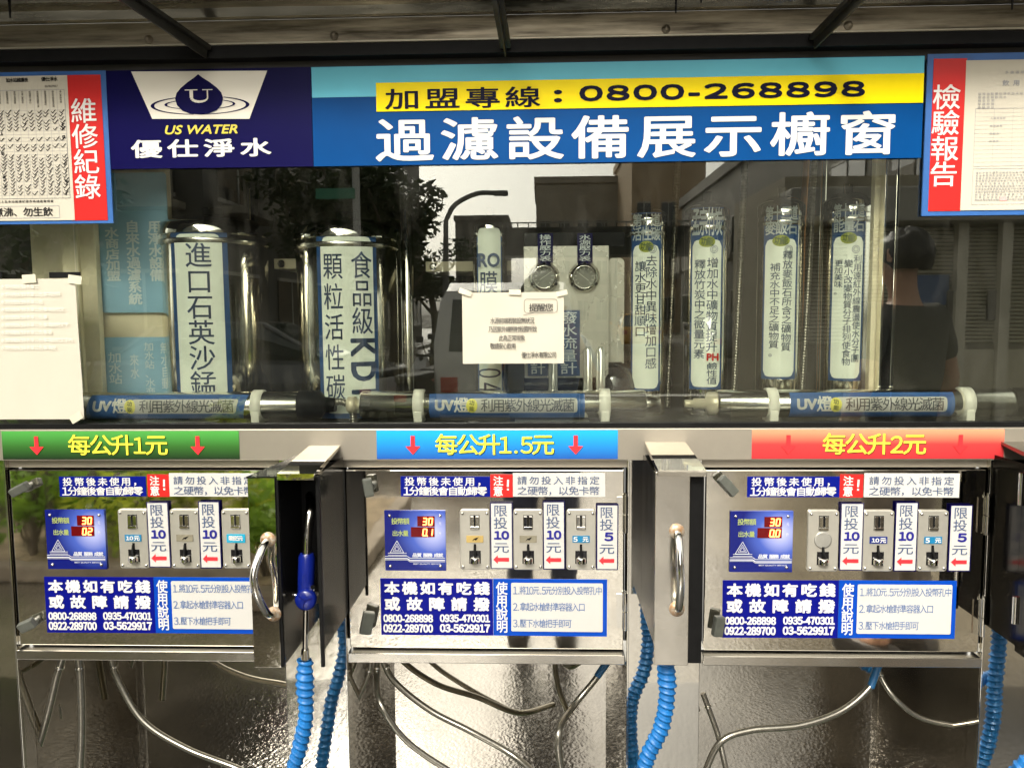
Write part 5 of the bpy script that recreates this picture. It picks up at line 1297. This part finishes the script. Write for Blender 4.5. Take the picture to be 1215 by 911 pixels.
def vehicle(kind, X, D, heading, paint, lab, cat):
    """front of the vehicle points along local -Y (away from the kiosk) before turning"""
    t = thing(kind, (0, 0, 0), lab, cat)
    if kind == 'van':
        Lh, W, H = 2.35, .84, 1.92
        body = [(Lh, .35, 1.0, W * .96, W * .94), (Lh - .05, .28, 1.80, W, W * .90), (Lh - .3, .26, 1.90, W, W * .90), (-.9, .26, H, W, W * .90), (-1.35, .26, 1.75, W, W * .87), (-1.85, .26, 1.12, W, W * .93), (-2.25, .28, .95, W * .95, W * .88), (-2.35, .34, .75, W * .86, W * .8)]
        cab = None
    else:
        Lh, W, H = 2.2, .86, 1.46
        body = [(Lh, .36, .78, W * .88, W * .84), (Lh - .1, .28, .95, W * .97, W * .92), (1.5, .24, .98, W, W * .95), (-1.0, .24, .95, W, W * .95), (-1.9, .26, .82, W * .97, W * .9), (-2.2, .34, .62, W * .85, W * .78)]
        cab = [(1.75, .93, .97, W * .86, W * .84), (1.15, .93, 1.40, W * .88, W * .68), (.6, .93, H, W * .9, W * .68), (-.3, .93, 1.43, W * .9, W * .68), (-1.15, .92, .98, W * .88, W * .84)]
    V, Fs = loft(body, W); b = build('body', V, Fs, paint, t, smooth=False)
    if cab:
        V, Fs = loft(cab, W); g_ = build('glasshouse', V, Fs, GLC, t)
        V, Fs = loft([(1.12, 1.385, 1.43, W * .70, W * .66), (.6, 1.40, H + .012, W * .71, W * .66), (-.3, 1.38, 1.445, W * .70, W * .66)], W); build('roof', V, Fs, paint, t)
        for sx in (-1, 1):
            for y0_, y1_ in ((1.70, 1.14), (.38, .36), (-1.1, -.3)): MB().tube([(sx * W * .865, y0_, .95), (sx * W * .69, y1_, 1.40)], .035, 6).out('pillar', paint, t)
    else:
        MB().add([(-W * .78, Lh + .004, 1.10), (W * .78, Lh + .004, 1.10), (W * .72, Lh - .035, 1.70), (-W * .72, Lh - .035, 1.70)], [(0, 1, 2, 3)]).out('rear_window', GLC, t)
        for sx in (-1, 1):
            MB().add([(sx * (W + .004), 1.9, 1.12), (sx * (W + .004), -1.2, 1.12), (sx * (W * .905 + .004), -.9, 1.70), (sx * (W * .905 + .004), 1.85, 1.70)], [(0, 1, 2, 3)]).out('side_window', GLC, t)
        MB().add([(-W * .85, -1.84, 1.16), (W * .85, -1.84, 1.16), (W * .78, -1.40, 1.72), (-W * .78, -1.40, 1.72)], [(0, 1, 2, 3)]).out('windscreen', GLC, t)
    for sx in (-1, 1):
        for wy in (1.35, -1.4):
            w = MB().lathe((sx * (W - .10), wy, .32), [(.31, -.10), (.32, -.08), (.32, .08), (.31, .10)], 24, 'X').out('wheel', TY, t)
            MB().lathe((sx * (W - .10), wy, .32), [(.19, -.105), (.19, .105)], 16, 'X').out('rim', RM, w)
        MB().box(sx * W * .78 - .10, sx * W * .78 + .10, Lh - .02, Lh + .02, .66 if cab else .62, .82 if cab else .80, .01).out('tail_light', TL, t)
        MB().box(sx * W * .66 - .14, sx * W * .66 + .14, -Lh + .02, -Lh + .10, .58, .72, .01).out('headlight', HL, t)
        MB().box(sx * (W + .08) - .07, sx * (W + .08) + .07, -1.0, -.88, .98, 1.12, .02).out('mirror', paint, t)
    MB().box(-W * .92, W * .92, Lh - .02, Lh + .06, .36, .54, .03).out('bumper', paint if kind == 'taxi' else BMP, t)
    MB().box(-W * .9, W * .9, -Lh - .05, -Lh + .05, .34, .52, .03).out('bumper', paint if kind == 'taxi' else BMP, t)
    MB().box(-.19, .19, Lh + .03, Lh + .065, .60, .76, .005).out('number_plate', PL, t)
    if kind == 'taxi': MB().box(-.25, .25, .10, .26, H + .01, H + .13, .03).out('roof_sign', mat('roof_sign', (.75, .72, .6), .4), t)
    t.location = (X, -D, 0); t.rotation_euler = (0, 0, heading); return t
WP = mat('white_car_paint', (.72, .71, .68), .15, coat=.5); YP_ = mat('taxi_yellow', (.75, .38, .04), .2, coat=.5); GP = mat('grey_car_paint', (.10, .105, .11), .2, coat=.5)
vehicle('van', MR(620, 400, 9.5).x, 9.9, R(4), WP, 'white van parked across the road, in the glass reflection behind the note', 'van')
vehicle('taxi', MR(761, 380, 30).x, 32, R(0), YP_, 'yellow taxi driving off down the side street, in the glass reflection', 'taxi')
vehicle('car', MR(880, 400, 20).x, 22, R(0), GP, 'dark grey car parked on the right of the side street, in the reflection', 'car')
vehicle('car', MR(300, 420, 9).x, 9.2, R(88), GP, 'dark grey car parked along the far kerb at the left, in the reflection', 'car')
def scooter(X, D, hd, paint, lab):
    t = thing('scooter', (0, 0, 0), lab, 'scooter', 'scooters parked in the street')
    for y in (.62, -.62):
        w = MB().lathe((0, y, .24), [(.20, -.05), (.24, -.035), (.24, .035), (.20, .05)], 20, 'X').out('wheel', TY, t); MB().lathe((0, y, .24), [(.12, -.052), (.12, .052)], 12, 'X').out('rim', RM, w)
    V, Fs = loft([(.95, .45, .62, .06, .05), (.75, .38, .78, .14, .12), (.3, .30, .78, .17, .13), (0, .25, .70, .16, .12), (-.05, .22, .34, .16, .15), (-.42, .22, .34, .16, .15), (-.46, .25, .80, .17, .12), (-.60, .50, .98, .12, .08)], .2); build('body', V, Fs, paint, t)
    MB().box(-.13, .13, .0, .80, .77, .86, .03).out('seat', BMP, t)
    MB().tube(spline([(-.32, -.42, 1.02), (-.15, -.52, 1.0), (0, -.55, .97), (.15, -.52, 1.0), (.32, -.42, 1.02)], 5), .016, 8).out('handlebar', BMP, t)
    MB().tube([(0, -.62, .24), (0, -.56, .95)], .03, 8).out('fork', BMP, t)
    for sx in (-1, 1):
        m_ = MB().tube([(sx * .2, -.46, 1.0), (sx * .26, -.44, 1.2)], .007, 6).out('mirror_stem', BMP, t); MB().box(sx * .28 - .05, sx * .28 + .05, -.45, -.43, 1.18, 1.26, .01).out('mirror', BMP, m_)
    MB().box(-.07, .07, .92, .96, .58, .66, .01).out('tail_light', TL, t)
    t.location = (X, -D, 0); t.rotation_euler = (0, 0, hd)
scooter(MR(503, 420, 7.5).x, 7.9, R(12), BMP, 'black scooter parked left of the white van, in the reflection')
scooter(MR(522, 420, 8.6).x, 9.0, R(6), mat('red_scooter_paint', (.30, .02, .02), .25, coat=.4), 'red scooter parked close to the white van, in the reflection')
scooter(MR(470, 420, 8.2).x, 8.6, R(18), mat('white_scooter_paint', (.6, .6, .58), .25, coat=.4), 'pale scooter leftmost of the parked scooters, in the reflection')

# ---- shuttered stall at the right
D = 6.2; a = MR(945, 400, D); xe = 7.4
st = thing('market_stall', ((a.x + xe) / 2, -D - 1, 0), 'pale market stall with a long slatted roller shutter, in the right panes', 'stall')
zs0, zs1 = MR(1080, 408, D).z, MR(1080, 268, D).z
MB().box(a.x - .1, xe, -D - 2.2, -D - .14, 0, zs1 + .5).out('wall', mat('stall_wall', (.30, .27, .20), .7, var=.2, vs=2), st)
nS = 30
slm = None
for i in range(nS):
    z0 = zs0 + (zs1 - zs0) * i / nS; z1 = zs0 + (zs1 - zs0) * (i + .80) / nS
    if slm is None:
        o = MB().add([(a.x, -D - .10, z0), (xe, -D - .10, z0), (xe, -D - .075, (z0 + z1) / 2), (a.x, -D - .075, (z0 + z1) / 2), (xe, -D - .10, z1), (a.x, -D - .10, z1)], [(0, 1, 2, 3), (3, 2, 4, 5)]).out('shutter_slat', mat('shutter_paint', (.52, .49, .38), .5, var=.12, vs=4), st); slm = o
    else:
        o = slm.copy(); COL.objects.link(o); o.parent = st; o.location.z = (zs1 - zs0) * i / nS
MB().box(a.x, xe, -D - .13, -D - .125, zs0, zs1).out('shutter_back', mat('shutter_shadow', (.09, .08, .06), .8), st)
MB().box(a.x - .15, xe + .1, -D - .14, -D + .25, zs1 + .02, zs1 + .34, .02).out('fascia', mat('fascia_grey', (.33, .32, .28), .6), st)
for px in (1012, 1138, 1190): x = MR(px, 400, D).x; MB().box(x - .05, x + .05, -D - .07, -D + .02, 0, zs1 + .02).out('post', mat('stall_post', (.50, .47, .38), .6), st)
for i, (p0_, p1_) in enumerate(((1015, 1072), (1076, 1134), (1142, 1186), (1194, 1250))):
    x0_, x1_ = MR(p0_, 400, D).x, MR(p1_, 400, D).x; MB().box(x0_ + .02, x1_ - .02, -D - .10, -D - .03, .15, zs0 - .06, .01).out('counter_panel', mat('counter_paint', (.46, .42, .32), .6, var=.15, vs=3), st)
x0_, x1_ = MR(1086, 400, D).x, MR(1128, 400, D).x; MB().box(x0_, x1_, -D - .068, -D - .06, MR(1100, 362, D).z, MR(1100, 326, D).z).out('poster', mat('stall_poster', (.05, .10, .22), .5), st)
for px in (1130, 1178): x = MR(px, 400, D).x; MB().box(x - .04, x + .04, -D - .06, -D - .03, MR(1100, 380, D).z, MR(1100, 345, D).z, .005).out('latch', mat('latch_dark', (.10, .09, .08), .5), st)

# ---- people
SKIN = mat('skin', (.46, .26, .17), .5); HAIR = mat('black_hair', (.012, .010, .009), .45, var=.3, vs=60)
def skinmesh(name, J, E, m, parent, sub=2):
    """J: joint -> (position, radius x, radius y); E: edges; first joint is the root"""
    names = list(J); me = bpy.data.meshes.new(name)
    me.from_pydata([Vector(J[k][0]) for k in names], [(names.index(a), names.index(b)) for a, b in E], [])
    o = bpy.data.objects.new(name, me); COL.objects.link(o); o.parent = parent
    o.modifiers.new('skin', 'SKIN')
    if not me.skin_vertices: raise RuntimeError('no skin layer')
    for i, k in enumerate(names):
        me.skin_vertices[0].data[i].radius = (J[k][1], J[k][2]); me.skin_vertices[0].data[i].use_root = (i == 0)
    s_ = o.modifiers.new('smooth', 'SUBSURF'); s_.levels = sub; s_.render_levels = sub
    # bake to a plain mesh
    dg = bpy.context.evaluated_depsgraph_get(); me2 = bpy.data.meshes.new_from_object(o.evaluated_get(dg))
    o.modifiers.clear(); o.data = me2; me2.materials.clear(); me2.materials.append(m)
    me2.polygons.foreach_set('use_smooth', [True] * len(me2.polygons)); ORG[o.name] = Vector((0, 0, 0)); return o
def person(loc, rot, scale, arms, shirt, trouser, lab, turn=0.0):
    t = thing('person', (0, 0, 0), lab, 'person'); ORG[t.name] = Vector((0, 0, 0))
    J = {'pelvis': ((0, 0, .95), .13, .095), 'waist': ((0, 0, 1.10), .115, .08), 'chest': ((0, .01, 1.30), .125, .085), 'neckb': ((0, 0, 1.45), .06, .055), 'neck': ((0, .01, 1.51), .055, .055), 'jaw': ((0, .03, 1.57), .062, .070), 'head': ((0, .02, 1.65), .078, .095), 'crown': ((0, .01, 1.71), .062, .075), 'nose': ((0, .125, 1.625), .012, .014)}
    E = [('pelvis', 'waist'), ('waist', 'chest'), ('chest', 'neckb'), ('neckb', 'neck'), ('neck', 'jaw'), ('jaw', 'head'), ('head', 'crown'), ('head', 'nose')]
    for s_, n in ((-1, 'l'), (1, 'r')):
        sh, el, wr, fd, curl = arms[n]
        J[n + 'sh'] = ((s_ * .185, 0, 1.41), .058, .058); J[n + 'el'] = (el, .040, .040); J[n + 'fa'] = (tuple(Vector(el).lerp(Vector(wr), .4)), .040, .038); J[n + 'wr'] = (wr, .024, .030)
        w_ = Vector(wr); f_ = Vector(fd).normalized(); sd = Vector(sh).normalized()     # finger direction, palm spread direction
        palm = w_ + f_ * .055; J[n + 'pa'] = (tuple(palm), .020, .036)
        E += [('chest', n + 'sh'), (n + 'sh', n + 'el'), (n + 'el', n + 'fa'), (n + 'fa', n + 'wr'), (n + 'wr', n + 'pa')]
        nrm = f_.cross(sd).normalized() * curl
        for q, (off, ln) in enumerate(((-.030, .070), (-.010, .080), (.010, .075), (.028, .058))):
            b = palm + sd * off + f_ * .030; m1 = b + f_ * ln * .5 + nrm * .008; e1 = b + f_ * ln * .85 + nrm * .030
            for k, (p_, r_) in enumerate(((b, .010), (m1, .009), (e1, .0075))): J['%sf%d%d' % (n, q, k)] = (tuple(p_), r_, r_)
            E += [(n + 'pa', '%sf%d0' % (n, q)), ('%sf%d0' % (n, q), '%sf%d1' % (n, q)), ('%sf%d1' % (n, q), '%sf%d2' % (n, q))]
        b = w_ + f_ * .025 - sd * .030; m1 = b + f_ * .028 - sd * .022 + nrm * .01; e1 = m1 + f_ * .028 - sd * .004 + nrm * .015
        for k, (p_, r_) in enumerate(((b, .012), (m1, .011), (e1, .009))): J['%st%d' % (n, k)] = (tuple(p_), r_, r_)
        E += [(n + 'wr', n + 't0'), (n + 't0', n + 't1'), (n + 't1', n + 't2')]
        J[n + 'hip'] = ((s_ * .095, 0, .90), .092, .095); J[n + 'kn'] = ((s_ * .105, .012, .50), .058, .062); J[n + 'ca'] = ((s_ * .108, -.02, .34), .050, .056); J[n + 'an'] = ((s_ * .11, -.02, .09), .034, .040); J[n + 'to'] = ((s_ * .125, .14, .035), .040, .028)
        E += [('pelvis', n + 'hip'), (n + 'hip', n + 'kn'), (n + 'kn', n + 'ca'), (n + 'ca', n + 'an'), (n + 'an', n + 'to')]
    b_ = skinmesh('body', J, E, SKIN, t)
    SJ = {'waist': ((0, 0, 1.08), .152, .122), 'hem': ((0, 0, .93), .172, .132), 'chest': ((0, .01, 1.30), .182, .132), 'neckb': ((0, 0, 1.44), .088, .078)}; SE = [('waist', 'hem'), ('waist', 'chest'), ('chest', 'neckb')]
    for s_, n in ((-1, 'l'), (1, 'r')):
        el = Vector(arms[n][1]); sh = Vector((s_ * .185, 0, 1.41)); SJ[n + 'sh'] = (tuple(sh), .072, .072); SJ[n + 'sl'] = (tuple(sh.lerp(el, .72)), .060, .060); SE += [('chest', n + 'sh'), (n + 'sh', n + 'sl')]
    skinmesh('shirt', SJ, SE, shirt, t)
    TJ = {'pelvis': ((0, 0, .97), .155, .118)}; TE = []
    for s_, n in ((-1, 'l'), (1, 'r')):
        TJ[n + 'hip'] = ((s_ * .095, 0, .88), .104, .108); TJ[n + 'kn'] = ((s_ * .105, .012, .50), .074, .078); TJ[n + 'an'] = ((s_ * .11, -.02, .12), .062, .066); TE += [('pelvis', n + 'hip'), (n + 'hip', n + 'kn'), (n + 'kn', n + 'an')]
        MB().box(s_ * .115 - .048, s_ * .115 + .048, -.09, .19, 0, .075, .022).out('shoe', mat('shoe_dark', (.04, .035, .03), .5), t)
    skinmesh('trousers', TJ, TE, trouser, t)
    H = MB(); prof = []
    V = []; Fs = []; nn = 30; mm = 12
    for i in range(mm + 1):
        ph = (math.pi * .62) * i / mm
        for k in range(nn):
            th = 2 * math.pi * k / nn; front = max(0, math.sin(th)); cut = 1 - .42 * front * (i / mm)
            a_ = ph * 1.12 * cut; V.append((.098 * math.sin(a_) * math.cos(th), .004 + .116 * math.sin(a_) * math.sin(th), 1.655 + .105 * math.cos(a_)))
    hr = random.Random(9); V = [Vector(q) + (Vector(q) - Vector((0, 0, 1.64))) * hr.uniform(-.05, .09) for q in V]; V = [Vector((q.x * .93, q.y * .96, q.z)) for q in V]
    for i in range(mm):
        for k in range(nn): Fs.append((i * nn + k, i * nn + (k + 1) % nn, (i + 1) * nn + (k + 1) % nn, (i + 1) * nn + k))
    build('hair', V, Fs, HAIR, t, smooth=True)
    for s_ in (-1, 1):
        MB().lathe((s_ * .032, .098, 1.655), [(.004, .010), (.011, .004), (.012, 0)], 10, 'Y').out('eye', mat('eye_dark', (.05, .04, .03), .2), t)
        MB().box(s_ * .083 - .008, s_ * .083 + .008, -.005, .025, 1.62, 1.675, .006).out('ear', SKIN, t)
    MB().box(-.022, .022, .095, .108, 1.588, 1.597, .003).out('mouth', mat('lips', (.35, .14, .11), .5), t)
    t.location = loc; t.rotation_euler = (0, 0, rot); t.scale = (scale,) * 3; return t
# the photographer, just behind the phone
ys = -2.06; s1 = .985
AR = {'l': ((0, 0, 1), (-.26, .12, 1.20), (-.130, .255, 1.50), (.25, .55, .35), -1), 'r': ((0, 0, 1), (.26, .12, 1.20), (.130, .255, 1.50), (-.25, .55, .35), 1)}
person((0.0, ys, 0), 0, s1, AR, mat('pale_blue_shirt', (.26, .33, .48), .8, var=.15, vs=10), mat('navy_trousers', (.03, .035, .06), .8), 'photographer in a pale blue shirt holding up a phone, mirrored in the glass')
ph = thing('phone', (0, -1.728, 1.50), 'black phone held up in both hands by the photographer', 'phone')
MB().box(-.075, .075, -1.734, -1.7245, 1.512, 1.588, .004).out('case', M_BLACKG, ph)
MB().lathe((.0, -1.7245, 1.55), [(.004, 0), (.004, .0008)], 12, 'Y').out('lens', GLC, ph)
AR2 = {'l': ((0, 1, 0), (-.27, -.03, 1.13), (-.25, .10, .90), (.02, .1, -1), 1), 'r': ((0, 1, 0), (.27, -.03, 1.13), (.25, .10, .90), (-.02, .1, -1), -1)}
person((MR(1090, 300, 1.75).x, -1.85, 0), R(150), 1.08, AR2, mat('dark_grey_shirt', (.045, .045, .042), .85), mat('brown_trousers', (.12, .10, .08), .8), 'passer-by in a dark grey shirt with short black hair, mirrored at the right')
